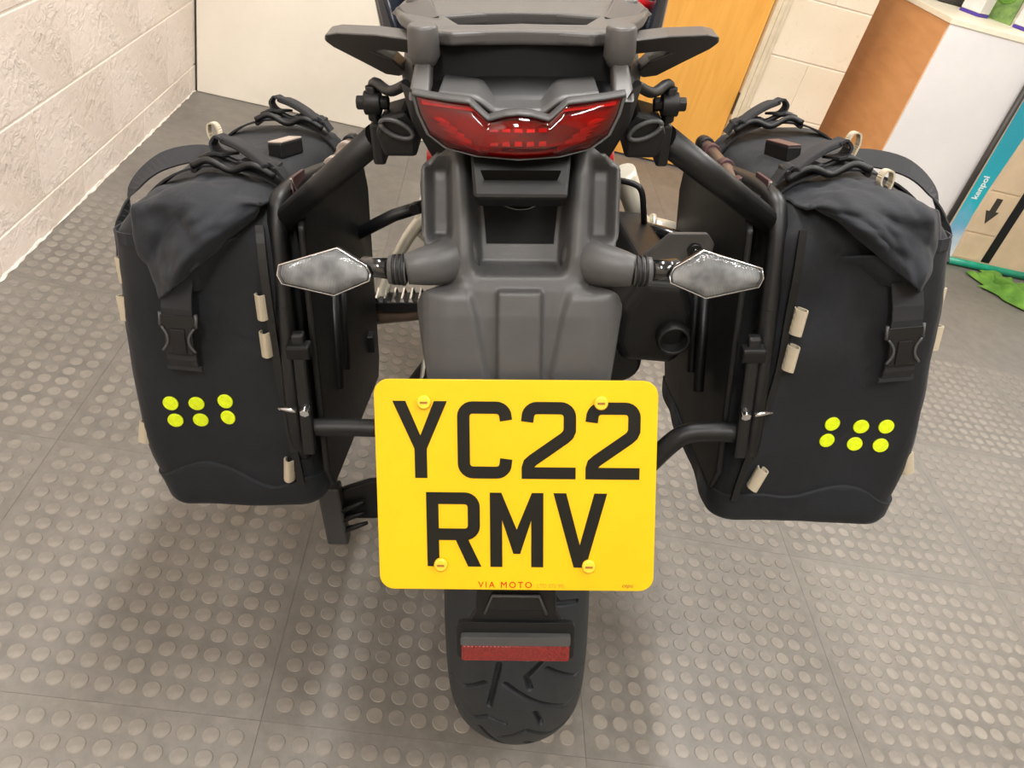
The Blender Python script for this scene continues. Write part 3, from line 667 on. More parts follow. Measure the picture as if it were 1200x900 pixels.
# indicators on stubby arms
LENS = [(.1175, -.0015), (.1205, .0045), (.1430, .0185), (.1905, .0045), (.1925, -.0035), (.1895, -.0105), (.1480, -.0200), (.1185, -.0075)]
for s in (-1, 1):
    zc = .8725
    ax = MB(); ax.tube(smoothpath([(s * .048, -.240, .8705), (s * .062, -.258, .8725), (s * .078, -.267, .8735), (s * .0905, -.270, .8725)], 5), [.0215 - .009 * min(1, i / 15) for i in range(16)], 18, flat=.9); arm = ax.build('indicator_arm', 'grey', bike)
    for k in range(3): MB().disc((s * (.0925 + .0036 * k), -.270, .8722), (1, 0, 0), .0128 - .0003 * k, .0024, 20).build('grommet_rib', 'black', arm)
    MB().tube([(s * .090, -.270, .8722), (s * .104, -.270, .8722), (s * .1045, -.270, .8722)], [.0115, .0115, .010], 18).build('collar', 'grey', arm)
    MB().tube([(s * .103, -.269, .8722), (s * .1175, -.266, .872), (s * .126, -.262, .872)], [.0085, .0078, .007], 14).build('stem', 'gloss', arm)
    cxm = .15
    def TI(u, w_, d, s=s): return Vector((s * u, -.272, zc)) + Vector((0, .30, .954)) * w_ + Vector((0, -.954, .30)) * d
    cx2 = sum(p[0] for p in LENS) / len(LENS)
    def sc(k): return [(cx2 + (a - cx2) * k, b * k) for a, b in LENS]
    hb = MB(); hb.loft([[TI(a, b, d) for a, b in sc(k)] for k, d in ((.55, -.016), (.93, -.007), (1.0, .000), (1.0, .003), (.93, .0035), (.90, .0015))], False, False)
    hb.add([TI(a, b, -.016) for a, b in sc(.55)], [tuple(range(8))], False); ind = hb.build('indicator', 'powder', bike)
    rfm = MB(); rfm.loft([[TI(a, b, d) for a, b in sc(k)] for k, d in ((.985, .0034), (.88, .0005), (.80, -.003))], False); rfm.build('lamp_bowl', M['bowl'], ind)
    for k in range(3):
        u = .1405 + .0125 * k; MB().tube([TI(u, -.001, -.002), TI(u, -.001, .0012)], [.0042, .0030], 12).build('light_source', 'amber', ind)
    ln = MB(); ln.loft([[TI(a, b, d) for a, b in sc(k)] for k, d in ((1.01, .0025), (1.0, .0045), (.90, .0068), (.55, .0082), (.2, .0088))], True); ln.build('indicator_lens', 'clear', ind)
    MB().tube([TI(a, b, .0045) for a, b in sc(.985)] + [TI(*sc(.985)[0], .0045)], .0006, 6).build('lens_rim', 'chrome', ind)

# tail lamp
TLo = [(-.0770, .0125), (-.034, .0125), (-.0215, .0015), (-.010, .0050), (0, .0060), (.010, .0050), (.0215, .0015), (.034, .0125), (.0770, .0125), (.0735, .000), (.0665, -.013), (.053, -.0205), (.030, -.0235), (0, -.0245), (-.030, -.0235), (-.053, -.0205), (-.0665, -.013), (-.0735, .000)]
def TT(u, w_, d):
    bow = .30 * u * u / .0775
    return Vector((u - .002, -.250 + bow, .982)) + Vector((0, .22, .975)) * w_ + Vector((0, -.975, .22)) * d
def tl(k, dz=0): return [(a * k, b * k + dz) for a, b in TLo]
bz = MB(); bz.loft([[TT(a, b, d) for a, b in tl(k)] for k, d in ((1.07, -.030), (1.055, -.004), (1.045, .002), (1.012, .002), (1.0, -.001))], False, False); bzo = bz.build('tail_lamp_bezel', 'grey', bike)
tlamp = MB(); tlamp.loft([[TT(a, b, d) for a, b in tl(k)] for k, d in ((1.0, -.0005), (.86, -.012), (.5, -.014))], False); tlo = tlamp.build('tail_lamp', 'redin', bike)
for s in (-1, 1):
    for k in range(5):   # slanted reflector louvres either side
        u0, w0_ = .029 + .0055 * k, -.0185 + .0038 * k
        MB().prism([(u0, w0_ - .002), (u0 + .022, w0_ + .004), (u0 + .022, w0_ + .007), (u0, w0_ + .001)], lambda u, w_, d, s=s, w0_=w0_: TT(s * u, w_, -.0050 + d - 1.3 * (w_ - w0_ - .003)), .003).build('reflector_facet', 'facet', tlo)
    MB().prism([(.030, .0075), (.072, .0075), (.0735, .0110), (.034, .0112)], lambda u, w_, d, s=s: TT(s * u, w_, -.0015 + d - 1.2 * (w_ - .009)), .002).build('glint_bar', 'facet', tlo)  # pale bar painting in the ceiling's reflection along the lens top corner
    MB().prism([(.0185, .0), (.0215, -.0015), (.0335, .0080), (.032, .0110)], lambda u, w_, d, s=s: TT(s * u, w_, -.002 + d), .002).build('glint_bar', 'facet', tlo)
for k in range(5):
    u = -.018 + .009 * k; MB().prism([(u - .003, -.006), (u + .003, -.006), (u + .003, -.003), (u - .003, -.003)], lambda a, b, d: TT(a, b, -.0035 + d - 1.2 * (b + .0045)), .002).build('reflector_facet', 'facet', tlo)
    MB().prism([(u - .003, -.016), (u + .003, -.016), (u + .0025, -.013), (u - .0025, -.013)], lambda a, b, d: TT(a, b, -.0035 + d - 1.2 * (b + .0145)), .002).build('reflector_facet', 'facet', tlo)
MB().tube([TT(p_.x, p_.y, -.006) for p_ in smoothpath([(-.064, .004, 0), (-.058, -.008, 0), (-.044, -.016, 0), (0, -.0195, 0), (.044, -.016, 0), (.058, -.008, 0), (.064, .004, 0)], 5)], .0011, 6).build('inner_frame', 'gloss', tlo)
ll = MB()
def dense(o, n=4):
    r_ = []
    for i, p in enumerate(o):
        q = o[(i + 1) % len(o)]
        r_ += [(p[0] + (q[0] - p[0]) * k / n, p[1] + (q[1] - p[1]) * k / n) for k in range(n)]
    return r_
ttop = [(a_, b_) for a_, b_ in TLo[:9]]; tbot = [(a_, b_) for a_, b_ in reversed(TLo[9:])]; tbot = [(-.0770, .0115)] + tbot + [(.0770, .0115)]
def lensfn(u, v):
    x = (u * 2 - 1) * .0768; t0, t1 = lerp_tab(tbot, x), lerp_tab(ttop, x); w_ = t0 + (t1 - t0) * v
    return TT(x, w_, .0015 + .0065 * (1 - abs(2 * v - 1) ** 4) * (1 - abs(x / .0768) ** 6))
ll.grid(lensfn, 121, 15); lns = ll.build('tail_lamp_lens', 'redlens', tlo)
# brow ledge above the lamp, following its notched top
bw = MB(); brow = [(-.080, .0135), (-.0355, .0135), (-.0220, .0026), (-.010, .0061), (0, .0071), (.010, .0061), (.0220, .0026), (.0355, .0135), (.080, .0135)]
bw.grid(lambda u, v: TT(lerp_tab([(i / 8, p[0]) for i, p in enumerate(brow)], u), lerp_tab([(i / 8, p[1]) for i, p in enumerate(brow)], u) + .0006 + .0030 * v, .0035 - .010 * v), 97, 4); bwo = bw.build('lamp_brow', 'grey', bike); q = bwo.modifiers.new('sol', 'SOLIDIFY'); q.thickness = .002
# lip of the cowl above the brow
def lipz(x): return max(.0165 - .0110 * math.exp(-(x / .024) ** 4), .0078)
lp = MB(); lp.grid(lambda u, v: TT((u * 2 - 1) * .060, lipz((u * 2 - 1) * .06) + .0100 * v, -.0070 - .060 * v), 81, 6); lpo = lp.build('cowl_lip', 'grey', bike); q = lpo.modifiers.new('sol', 'SOLIDIFY'); q.thickness = .003
MB().grid(lambda u, v: Vector(((u * 2 - 1) * .088, -.172 + .010 * v + .8 * ((u * 2 - 1) * .086) ** 2, .980 + .042 * v)), 13, 4).build('tail_panel', 'matte', bike)
# tail cowl
cw = MB(); NC = 28
def cowl_ring(y, z0, z1, w0, w1, e=2.6):
    r_ = []
    for k in range(NC):
        a = 2 * PI * k / NC; c_, s_ = math.cos(a), math.sin(a)
        ww = w0 + (w1 - w0) * (s_ * .5 + .5); r_.append((ww * math.copysign(abs(c_) ** (2 / e), c_), y, (z0 + z1) / 2 + (z1 - z0) / 2 * math.copysign(abs(s_) ** (2 / e), s_)))
    return r_
cw.loft([cowl_ring(-.215, .955, .984, .060, .076), cowl_ring(-.20, .945, .988, .066, .085), cowl_ring(-.14, .93, .998, .085, .110), cowl_ring(-.05, .90, .996, .10, .126), cowl_ring(.10, .83, .955, .11, .135), cowl_ring(.25, .76, .90, .115, .135)])
cw.build('tail_cowl', 'black', bike)
# lower tail sides that come down beside the lamp
for s in (-1, 1):
    MB().loft([[(s * a, y, z) for a, y, z in r_] for r_ in ([(.083, -.222, 1.000), (.066, -.225, .966), (.088, -.19, .962), (.095, -.19, .995)], [(.072, -.220, .972), (.056, -.222, .950), (.075, -.18, .93), (.085, -.18, .955)], [(.050, -.212, .950), (.040, -.215, .942), (.055, -.17, .91), (.062, -.17, .925)])], False).build('tail_cheek', 'black', bike, .002)
    # silver-edged passenger strap bracket and lock barrel
    MB().tube(smoothpath([(s * .094, -.165, .985), (s * .112, -.14, .972), (s * .128, -.115, .972), (s * .133, -.105, .960), (s * .131, -.10, .925), (s * .126, -.095, .91)], 5), .0045, 8).build('rack_stay', 'powder', bike)
    bk = MB(); bk.loft([[(s * (.112 + a), y, z + b) for a, b in ((-.018, -.026), (.012, -.026), (.018, -.004), (.012, .010), (-.010, .016), (-.020, .0))] for y, z in ((-.130, .936), (-.085, .936))], False); bko = bk.build('stay_boss', 'black', bike, .004)
    MB().tube([(s * (.110 + .014 * math.cos(a)), -.133, .937 + .007 * math.sin(a) + .005 * math.cos(a)) for a in [k * 2 * PI / 16 for k in range(17)]], .0022, 6).build('boss_ring', 'grey', bko)
    bt = MB(); bt.tube([(s * .118, -.112, .9535), (s * .147, -.112, .9535)], .0065, 6); bt.tube([(s * .125, -.112, .9535), (s * .140, -.112, .9535)], .0105, 14); bt.tube([(s * .1325, -.112, .938), (s * .1325, -.112, .9685)], .0058, 6); bt.build('clamp_bolt', 'black', bike, .001)
    # grab handle: flat-topped loop swept out and back
    gh = MB()
    prof_ = [(.080, 1.0165), (.120, 1.0185), (.152, 1.0165), (.1635, 1.0125), (.166, 1.0060), (.1605, .9985), (.140, .9830), (.1235, .9700), (.110, .9690), (.104, .9760), (.112, .9900), (.128, .9985), (.118, 1.0010), (.085, 1.0000)]
    gh.prism(prof_, lambda u, w_, d, s=s: Vector((s * (.08 + (u - .08) * 1.13), -.125 + .38 * (u - .08) + (1.018 - w_) * 1.15 + d, w_ - .0085)), .034)
    gh.build('grab_handle', 'rack', bike, .0045, 3)
# luggage rack plate with slot and four bosses
def TK(u, v, d): return Vector((u, v, 1.0265 - .06 * (v + .15) ** 1 + d - .25 * u * u))
out = [(-.083, -.172), (-.064, -.170), (-.054, -.176), (-.028, -.171), (0, -.169), (.028, -.171), (.054, -.176), (.064, -.170), (.083, -.172), (.088, -.155), (.092, -.12), (.108, -.075), (.118, -.03), (.112, .0), (.085, .02), (0, .03), (-.085, .02), (-.112, .0), (-.118, -.03), (-.108, -.075), (-.092, -.12), (-.088, -.155)]
slot = [(-.066, -.092), (-.050, -.138), (-.030, -.138), (0, -.135), (.030, -.138), (.050, -.138), (.066, -.092), (.030, -.082), (0, -.080), (-.030, -.082)]
def prism_hole(mb, outer, hole, T, d0, d1):
    tri = tessellate_polygon([[Vector((a, b, 0)) for a, b in outer], [Vector((a, b, 0)) for a, b in hole]]); allp = outer + hole; n_ = len(allp)
    vs = [T(a, b, d0) for a, b in allp] + [T(a, b, d1) for a, b in allp]; no = len(outer); nh = len(hole)
    fs = [tuple(t) for t in tri] + [tuple(i + n_ for i in reversed(t)) for t in tri] + [(i, (i + 1) % no, n_ + (i + 1) % no, n_ + i) for i in range(no)]
    fs += [(no + i, no + (i + 1) % nh, n_ + no + (i + 1) % nh, n_ + no + i) for i in range(nh)]
    return mb.add(vs, fs, False)
rk = prism_hole(MB(), out, slot, TK, -.0105, 0).build('luggage_rack', 'rack', bike, .004, 3)
for s in (-1, 1):
    b_ = MB(); b_.tube([(s * .0765, -.176, 1.003), (s * .0765, -.176, 1.011), (s * .0765, -.176, 1.031), (s * .0765, -.176, 1.0335)], [.0085, .0128, .0120, .0105], 24); b_.build('rack_boss', 'rack', rk, .001)
    b_ = MB(); b_.tube([(s * .0960, -.035, 1.010), (s * .0960, -.035, 1.0235), (s * .0960, -.035, 1.025)], [.0125, .0105, .0095], 20); b_.build('rack_boss', 'rack', rk)
    MB().loft([[(s * (.0765 + a), -.176 + b, 1.008) for a, b in ((-.005, -.006), (.006, -.006), (.008, .02), (-.006, .02))], [(s * (.0785 + a), -.219 + b, .990) for a, b in ((-.009, -.006), (.007, -.006), (.009, .03), (-.009, .03))]], False).build('rack_leg', 'rack', rk, .002)
    # raised shoulder running to the front boss
    MB().loft([[(s * a, y, z) for a, y, z in r_] for r_ in ([(.070, -.105, 1.024), (.092, -.105, 1.018), (.094, -.09, 1.012), (.070, -.09, 1.016)], [(.084, -.045, 1.027), (.112, -.045, 1.020), (.124, -.02, 1.008), (.084, .0, 1.012)], [(.086, -.02, 1.024), (.110, -.02, 1.019), (.118, .015, 1.0), (.086, .02, 1.0)])], False).build('rack_shoulder', 'rack', rk, .004)

# seat, tank, engine bulk ahead
st = MB(); st.loft([cowl_ring(.00, .93, .985, .10, .115), cowl_ring(.10, .90, .965, .13, .135), cowl_ring(.30, .84, .915, .14, .15), cowl_ring(.42, .80, .875, .13, .14), cowl_ring(.60, .80, .860, .10, .11)]); st.build('seat', 'seat', bike)
tk = MB(); tk.loft([cowl_ring(.52, .78, .86, .14, .11), cowl_ring(.60, .74, .94, .19, .16), cowl_ring(.75, .72, .99, .22, .18), cowl_ring(.95, .74, .99, .23, .17), cowl_ring(1.05, .78, .93, .19, .12)]); tko = tk.build('fuel_tank', 'navy', bike)
for s in (-1, 1): MB().loft([[(s * a, y, z) for a, y, z in r_] for r_ in ([(.195, .50, .87), (.215, .50, .95), (.235, .52, .94), (.225, .52, .86)], [(.20, .80, .78), (.21, .80, .98), (.25, .82, .97), (.24, .82, .78)], [(.18, 1.05, .75), (.19, 1.05, .95), (.23, 1.07, .94), (.21, 1.07, .75)])], False).build('tank_fairing', 'navy', bike, .01)
MB().tube([(.132, .50, .922), (.165, .52, .915), (.205, .54, .90)], [.007, .010, .010], 12).build('tank_trim', 'red', bike)
eg = MB(); eg.box((0, .68, .48), (.30, .44, .36)); eg.box((0, .86, .62), (.24, .22, .26)); eg.build('engine', 'powder', bike, .03)
ex = MB(); ex.loft([cowl_ring(.30, .42, .74, .05, .05), cowl_ring(.50, .40, .80, .06, .06)]); ex.build('main_frame', 'black', bike)
for s in (-1, 1):
    MB().tube([(s * .085, .50, .78), (s * .095, .25, .86), (s * .09, -.08, .945)], .014, 12).build('subframe_tube', 'powder', bike)
    MB().tube([(s * .110, .15, .765), (s * .109, .155, .80), (s * .108, .16, .815)], .0115, 12).build('frame_joint', 'red', bike)
    MB().tube([(s * .100, .10, .70), (s * .102, .16, .80), (s * .100, .24, .86)], .011, 12).build('subframe_strut', 'black', bike)
# front end, far ahead of the seat
def fring(r, x, n=40): return [(x, 1.56 - math.cos(2 * PI * k / n) * r, .335 + math.sin(2 * PI * k / n) * r) for k in range(n)]
MB().loft([fring(.255, -.05), fring(.30, -.06), fring(.33, -.03), fring(.335, 0), fring(.33, .03), fring(.30, .06), fring(.255, .05), fring(.24, 0), fring(.255, -.05)], cap=False).build('front_tyre', 'tyre', bike)
MB().disc((0, 1.56, .335), (1, 0, 0), .05, .12, 20).build('front_hub', 'powder', bike)
for k in range(6):
    a = PI * k / 6; MB().tube([(0, 1.56 - math.cos(a) * .25, .335 + math.sin(a) * .25), (0, 1.56 + math.cos(a) * .25, .335 - math.sin(a) * .25)], .010, 8).build('front_spoke', 'gloss', bike)
for s in (-1, 1): MB().tube([(s * .09, 1.56, .335), (s * .1, 1.20, 1.02)], .026, 14).build('fork_leg', 'powder', bike)
MB().tube(smoothpath([(-.42, .98, 1.12), (-.2, 1.08, 1.14), (0, 1.14, 1.10), (.2, 1.08, 1.14), (.42, .98, 1.12)], 6), .012, 10).build('handlebar', 'black', bike)
MB().loft([cowl_ring(1.10, .80, 1.02, .16, .12), cowl_ring(1.30, .84, 1.0, .12, .08)]).build('nose_fairing', 'navy', bike)

# side stand and centre-stand lever on the left, footrests, exhaust on the right
MB().tube([(-.12, .62, .30), (-.20, .60, .16), (-.262, .585, .078)], .012, 12).build('side_stand', 'powder', bike)
cs = MB(); cs.loft([[(x, .075 + dy, z + dz) for dy, dz in ((-.006, -h), (.006, -h), (.006, h), (-.006, h))] for x, z, h in ((-.10, .285, .035), (-.235, .262, .042), (-.292, .250, .030))], False); cso = cs.build('stand_lever', 'black', bike, .003)
MB().loft([[(-.297 + dx, .066 + dy, z) for dx, dy in ((-.019, -.012), (.017, -.012), (.017, .012), (-.019, .012))] for z in (.172, .285, .302)], False).build('lever_pad', 'grey', cso, .004)
for dz, dy in ((.262, .0), (.240, .0), (.215, .0)): MB().tube([(-.284, .060, dz - .012), (-.245, .062, dz + .004)], [.006, .003], 8).build('lever_rib', 'black', cso)
pg = MB(); pg.loft([[(-.215 + x * .07, .33 + y, .478 + z) for y, z in ((-.018, -.010), (.018, -.010), (.018, .010), (-.018, .010))] for x in (-.5, .9)], False); pgo = pg.build('footrest', 'powder', bike, .003)
for k in range(6): MB().loft([[(-.240 + k * .0145 + dx, .312 + y, .488 + z) for dx, z in ((-.004, 0), (.004, 0), (.0015, .008), (-.0015, .008))] for y in (0, .036)], False).build('tread_tooth', 'steel', pgo)
MB().tube(smoothpath([(-.15, .36, .63), (-.185, .355, .585), (-.215, .35, .53), (-.240, .345, .47)], 4), .010, 10, flat=1.6).build('footrest_hanger', 'silver', bike)
MB().tube([(-.135, .37, .56), (-.17, .36, .60), (-.150, .36, .655)], .009, 10, flat=1.4).build('footrest_hanger', 'silver', bike)
MB().tube([(-.25, .33, .45), (-.17, .34, .452), (-.12, .36, .46)], [.016, .014, .014], 12).build('footrest_mount', 'rod', bike)
MB().tube([(-.245, .24, .648), (-.185, .25, .676), (-.13, .26, .69)], .0095, 12).build('rack_brace', 'powder', bike)
MB().disc((-.153, .243, .69), (0, 1, 0), .008, .012, 10).build('brace_bolt', 'black', bike)
# right: hanger casting, brake line, silencer
MB().tube(smoothpath([(.16, .34, .71), (.178, .34, .665), (.20, .345, .62), (.255, .35, .585)], 5), [.018] * 8 + [.013] * 8, 12, flat=1.5).build('footrest_hanger', 'silver', bike)
MB().tube(smoothpath([(.15, .36, .62), (.185, .355, .585), (.245, .35, .56)], 5), .013, 10, flat=1.7).build('footrest_hanger', 'silver', bike)
MB().tube([(.205, .33, .622), (.245, .33, .612)], .017, 12).build('hanger_spacer', 'silver', bike)
MB().tube([(.207, .328, .622), (.213, .328, .621)], .0215, 14).build('spacer_washer', 'silver', bike)
MB().tube(smoothpath([(.125, .25, .735), (.160, .23, .735), (.172, .225, .725), (.178, .225, .695), (.183, .24, .67)], 5), .0045, 8).build('brake_line', 'black', bike)
MB().tube(smoothpath([(.17, .26, .655), (.21, .22, .662), (.26, .20, .655)], 4), .012, 10).build('exhaust_strap', 'gloss', bike)
HX = [(-.040, -.060), (.026, -.066), (.044, -.044), (.046, .018), (.028, .062), (-.020, .066), (-.050, .022), (-.052, -.035)]
def hexring(y, k, dx=0, dz=0): return [(.172 + dx + a * k, y, .648 + dz + b * k) for a, b in HX]
sl = MB(); sl.loft([hexring(.00, .80), hexring(.008, .97), hexring(.03, 1.0), hexring(.30, .98, -.01, -.05), hexring(.42, .6, -.03, -.10)], False); slo = sl.build('silencer', 'black', bike, .010, 3, ang=20)
MB().loft([[(.192 + math.cos(2 * PI * k / 24) * r, y, .634 + math.sin(2 * PI * k / 24) * r) for k in range(24)] for r, y in ((.0215, .01), (.0205, -.016), (.018, -.018), (.016, -.015), (.015, .02))], True).build('tailpipe', 'black', slo)
MB().prism([(.150, .712), (.222, .712), (.226, .758), (.216, .772), (.172, .772), (.145, .745)], lambda u, w_, d: Vector((u, .006 - d, w_)), .006).build('silencer_guard', 'rack', slo, .004)
MB().disc((.203, -.003, .752), (0, 1, 0), .0085, .008, 18).build('guard_bolt', 'black', slo)
MB().disc((.203, -.006, .752), (0, 1, 0), .0045, .008, 6).build('bolt_socket', 'gloss', slo)
can_ = MB(); can_.tube([(.135, .04, .558), (.135, .07, .558), (.128, .3, .53)], [.030, .036, .038], 20); can_.build('exhaust_pipe', 'powder', bike, .004)

# pannier frame: hoops either side, diagonal stays up to the tail, cross tube behind the plate
for s in (-1, 1):
    xo = .272 if s < 0 else .288
    hoop = smoothpath([(s * xo, -.045, .70), (s * xo, -.012, .790), (s * (xo - .004), .030, .808), (s * (xo - .01), .2, .765), (s * (xo - .012), .335, .715), (s * (xo - .012), .345, .65), (s * (xo - .012), .29, .47), (s * (xo - .01), .25, .44), (s * xo, -.03, .48), (s * xo, -.088, .52), (s * xo, -.075, .60), (s * xo, -.045, .70)], 6)
    MB().tube(hoop, .0115, 12, cap=False).build('pannier_hoop', 'powder', bike)
    dg = MB(); dg.tube([(s * (xo - .004), -.004, .788), (s * .136, -.088, .914)], .0135, 16); dgo = dg.build('rack_stay', 'powder', bike)
    MB().tube([(s * (xo - .012), -.006, .795), (s * (xo - .002), .0, .786)], [.0138, .0155], 16).build('weld_bead', 'powder', dgo)
    MB().box((s * .133, -.092, .913), (.012, .03, .04)).build('stay_lug', 'powder', dgo, .003)
    bx = MB(); bx.loft([[(s * (xo - .018) + dx, -.068 - (.70 - z) * .26 + dy, z) for dx, dy in ((-.0075, -.004), (.0075, -.004), (.0075, .008), (-.0075, .008))] for z in (.68, .56, .53)], False); bx.build('frame_upright', 'powder', bike, .003)
    MB().box((s * (xo - .018), -.078, .660), (.028, .018, .018)).build('frame_clamp', 'black', bike, .003)
    fb = MB(); fb.tube([(s * (xo - .02), -.11, .590), (s * (xo - .02), -.098, .592)], .0062, 6); fb.build('frame_bolt', 'steel', bike, .001)
    MB().tube([(s * (xo - .01), -.105, .591), (s * (xo + .012), -.1, .591)], .003, 8).build('bolt_pin', 'steel', bike)
    pl = MB(); pl.prism([(-.03, .79), (.0, .81), (.33, .725), (.345, .68), (.275, .40), (.25, .375), (-.085, .45), (-.10, .49)], lambda u, w_, d, s=s: Vector((s * (.246 if s < 0 else .258) - d * s, u, w_)), .008); plo = pl.build('bag_mounting_plate', 'black', bike, .003)
    MB().tube([(s * .238, .055, .68), (s * .238, .0, .545)], .007, 8).build('plate_rib', 'powder', plo)
    MB().tube([(s * .238, .10, .66), (s * .238, .05, .54)], .006, 8).build('plate_rib', 'powder', plo)
    MB().box((s * .236, .212, .475), (.014, .02, .03)).build('plate_hook', 'black', plo, .002)
cr = MB(); cr.tube(smoothpath([(-.258, -.092, .555), (-.20, -.092, .555), (-.150, -.095, .553), (-.115, -.11, .54), (-.09, -.13, .47), (0, -.37, .60)][:4] + [(-.100, -.12, .50), (-.098, -.10, .44)], 6), .0112, 14); cr.build('cross_tube', 'powder', bike)
cr = MB(); cr.tube(smoothpath([(.272, -.092, .552), (.235, -.092, .553), (.208, -.092, .550), (.188, -.095, .536), (.160, -.10, .500), (.128, -.10, .455)], 6), .0125, 16); cr.build('cross_tube', 'powder', bike)
for s in (-1, 1): MB().box((s * .112, -.03, .415), (.014, .19, .03), Matrix.Rotation(-.45, 3, 'X')).build('cross_tube_bracket', 'powder', bike, .003)

# ------------------------------------------------------------------ roll-top saddlebags
def saddlebag(s, o, Wt, Wb, L, H, label, flapA, tipA, dots, wave, loops, buckA, buckC, inflare):
    tl_ = math.radians(12)
    root = empty('saddlebag', BM @ Matrix.Translation(o) @ Matrix.Rotation(-tl_, 4, 'X') @ Matrix.Translation((s * Wt / 2, L / 2, -H)), label, 'saddlebag')
    def Lc(a, b, c): return Vector((s * (a - Wt / 2), b - L / 2, c + H))
    def tcb(b): return -.018 + .036 * b / L
    def Lt(a, b, c): return Lc(a, b, c + tcb(b) - .004)
    def wid(c): return Wt + (Wb - Wt) * sstep(0, -.30, c) if c > -.30 else Wb - .012 * sstep(-.34, -H, c)
    def inn(c): return -inflare * sstep(-.18, -H + .02, c)
    rad = .030
    def per(u, c, inset=0.0):
        a0, a1, b0, b1 = inn(c) + inset, wid(c) - inset, inset * .7, L - inset * .7
        r_ = max(.006, rad - inset * .3); wa, wb = a1 - a0 - 2 * r_, b1 - b0 - 2 * r_; q = PI * r_ / 2
        tot = 2 * wa + 2 * wb + 4 * q; d = (u % 1) * tot
        # start at the rear inner corner, go outward over the rear face, then the outer side, front, inner
        for kind, ln_, x, y, aa in (('l', wa, a0 + r_, b0, (1, 0)), ('c', q, a1 - r_, b0 + r_, -90), ('l', wb, a1, b0 + r_, (0, 1)), ('c', q, a1 - r_, b1 - r_, 0), ('l', wa, a1 - r_, b1, (-1, 0)), ('c', q, a0 + r_, b1 - r_, 90), ('l', wb, a0, b1 - r_, (0, -1)), ('c', q, a0 + r_, b0 + r_, 180)):
            if d <= ln_ + 1e-9:
                if kind == 'l': p = (x + aa[0] * d, y + aa[1] * d); nn = (aa[1], -aa[0])
                else:
                    g = math.radians(aa + 90 * d / ln_); p = (x + r_ * math.cos(g), y + r_ * math.sin(g)); nn = (math.cos(g), math.sin(g))
                return p, nn
            d -= ln_
        return (a0 + r_, b0), (0, -1)
    def uface(a, c):                       # perimeter parameter of a point on the rear face
        a0, a1 = inn(c), wid(c); wa, wb = a1 - a0 - 2 * rad, L - 2 * rad; return (a - a0 - rad) / (2 * wa + 2 * wb + 2 * PI * rad)
    def surf(u, c, off=0.0, inset=0.0):
        (a, b), (na, nb) = per(u, c, inset)
        hh = sstep(-H, -H * .7, c) * (1 - sstep(-.10, 0, c))
        bul = .006 * hh * (max(0, -nb) + .8 * max(0, na) + .6 * max(0, nb))
        wv = Vector((a * 9 + s * 3, b * 9, c * 8)); n_ = noise.noise(wv) * .0065 + noise.noise(wv * 2.3) * .0028
        dia = math.sin((a * 34 - c * 22)) * .0016 * hh * max(0, -nb)
        d = off + bul + (n_ + dia) * (1 if nb < .9 else .5)
        return Lc(a + na * d, b + nb * d, c + tcb(b) * sstep(-.06, -.01, c) + noise.noise(wv + Vector((5, 5, 5))) * .003)
    # body
    mb = MB(); NU = 110; rings = []
    prof = [(-H + .002, .06), (-H, .016), (-H + .003, .007), (-H + .010, .0015), (-H + .025, 0)] + [(-H + .025 + (H - .085) * k / 22, 0) for k in range(1, 23)] + [(-.045, .001), (-.03, .004), (-.015, .010), (-.004, .018), (.004, .032), (.009, .050), (.012, .072)]
    for c, ins in prof: rings.append([surf(k / NU, c, 0, ins) for k in range(NU)])
    mb.loft(rings); body = mb.build('bag_body', 'fabric', root)
    # reinforced base with the wavy upper edge on the rear face
    def wav(u):
        (a, b), (na, nb) = per(u, -H + .05)
        return lerp_tab(wave, a) if nb < -.5 else (lerp_tab(wave, 1) if na > 0 or nb > 0 else lerp_tab(wave, -1)) + .0
    bp = MB(); rings = []
    ws = [wav(k / 220) for k in range(220)]
    ws = [sum(ws[(k + j) % 220] for j in range(-3, 4)) / 7 for k in range(220)]
    for c0, ins in ((-H - .0015, .05), (-H - .001, .014), (-H + .003, .005), (-H + .010, .001)): rings.append([surf(k / 220, c0, .003, ins) for k in range(220)])
    for j in range(9): rings.append([surf(k / 220, (-H + .025) + (ws[k] + H - .025) * j / 8, .0032) for k in range(220)])
    rings.append([surf(k / 220, ws[k] + .003, .0005) for k in range(220)])
    bp.loft(rings); bp.build('base_panel', 'fabric3', root)
    sm_ = MB(); sm_.tube([surf(k / 220, ws[k % 220] + .001, .0028) for k in range(221)], .0009, 6, False); sm_.build('base_seam', 'fabric2', root)
    # shoulder seam on outer/rear side
    u0, u1 = uface(wid(-.05) - .055, -.05), uface(wid(-.05), -.05) + .36
    MB().ribbon([surf(u0 + (u1 - u0) * k / 40, -.052, .0015) for k in range(41)], (0, 0, 1), .014, .0022).build('shoulder_band', 'fabric2', root)
    # rolled closure folded down over the rear face
    def flap(u, v):
        t = u * 2 - 1
        cp = smoothpath(flapA, 8); x = v * (len(cp) - 1); i = min(int(x), len(cp) - 2); p = cp[i].lerp(cp[i + 1], x - i)
        wv = lerp_tab([(0, .150), (.25, .158), (.5, .150), (.72, .128), (.88, .100), (1, .078)], v)
        tw = t * (1 - .12 * math.sin(v * 5))
        tri = lambda q_: abs((q_ / PI) % 2 - 1) * 2 - 1
        fold = .0070 * tri(t * 5.2 + v * 3.4 + s) * sstep(.15, .6, v) + .0075 * tri(t * 2.6 - v * 8 + 1) * sstep(.2, .6, v)
        nz_ = noise.noise(Vector((t * 2.2 + s, v * 4.0, 2.0))) * .010 + noise.noise(Vector((t * 5, v * 9, s * 7.0))) * .0045
        hump = .018 * sstep(.2, .45, v) * (1 - t * t)
        drop = sstep(.25, .5, v)                      # from lying on top to hanging on the rear
        edge = .026 * t * t * sstep(.3, .6, v)
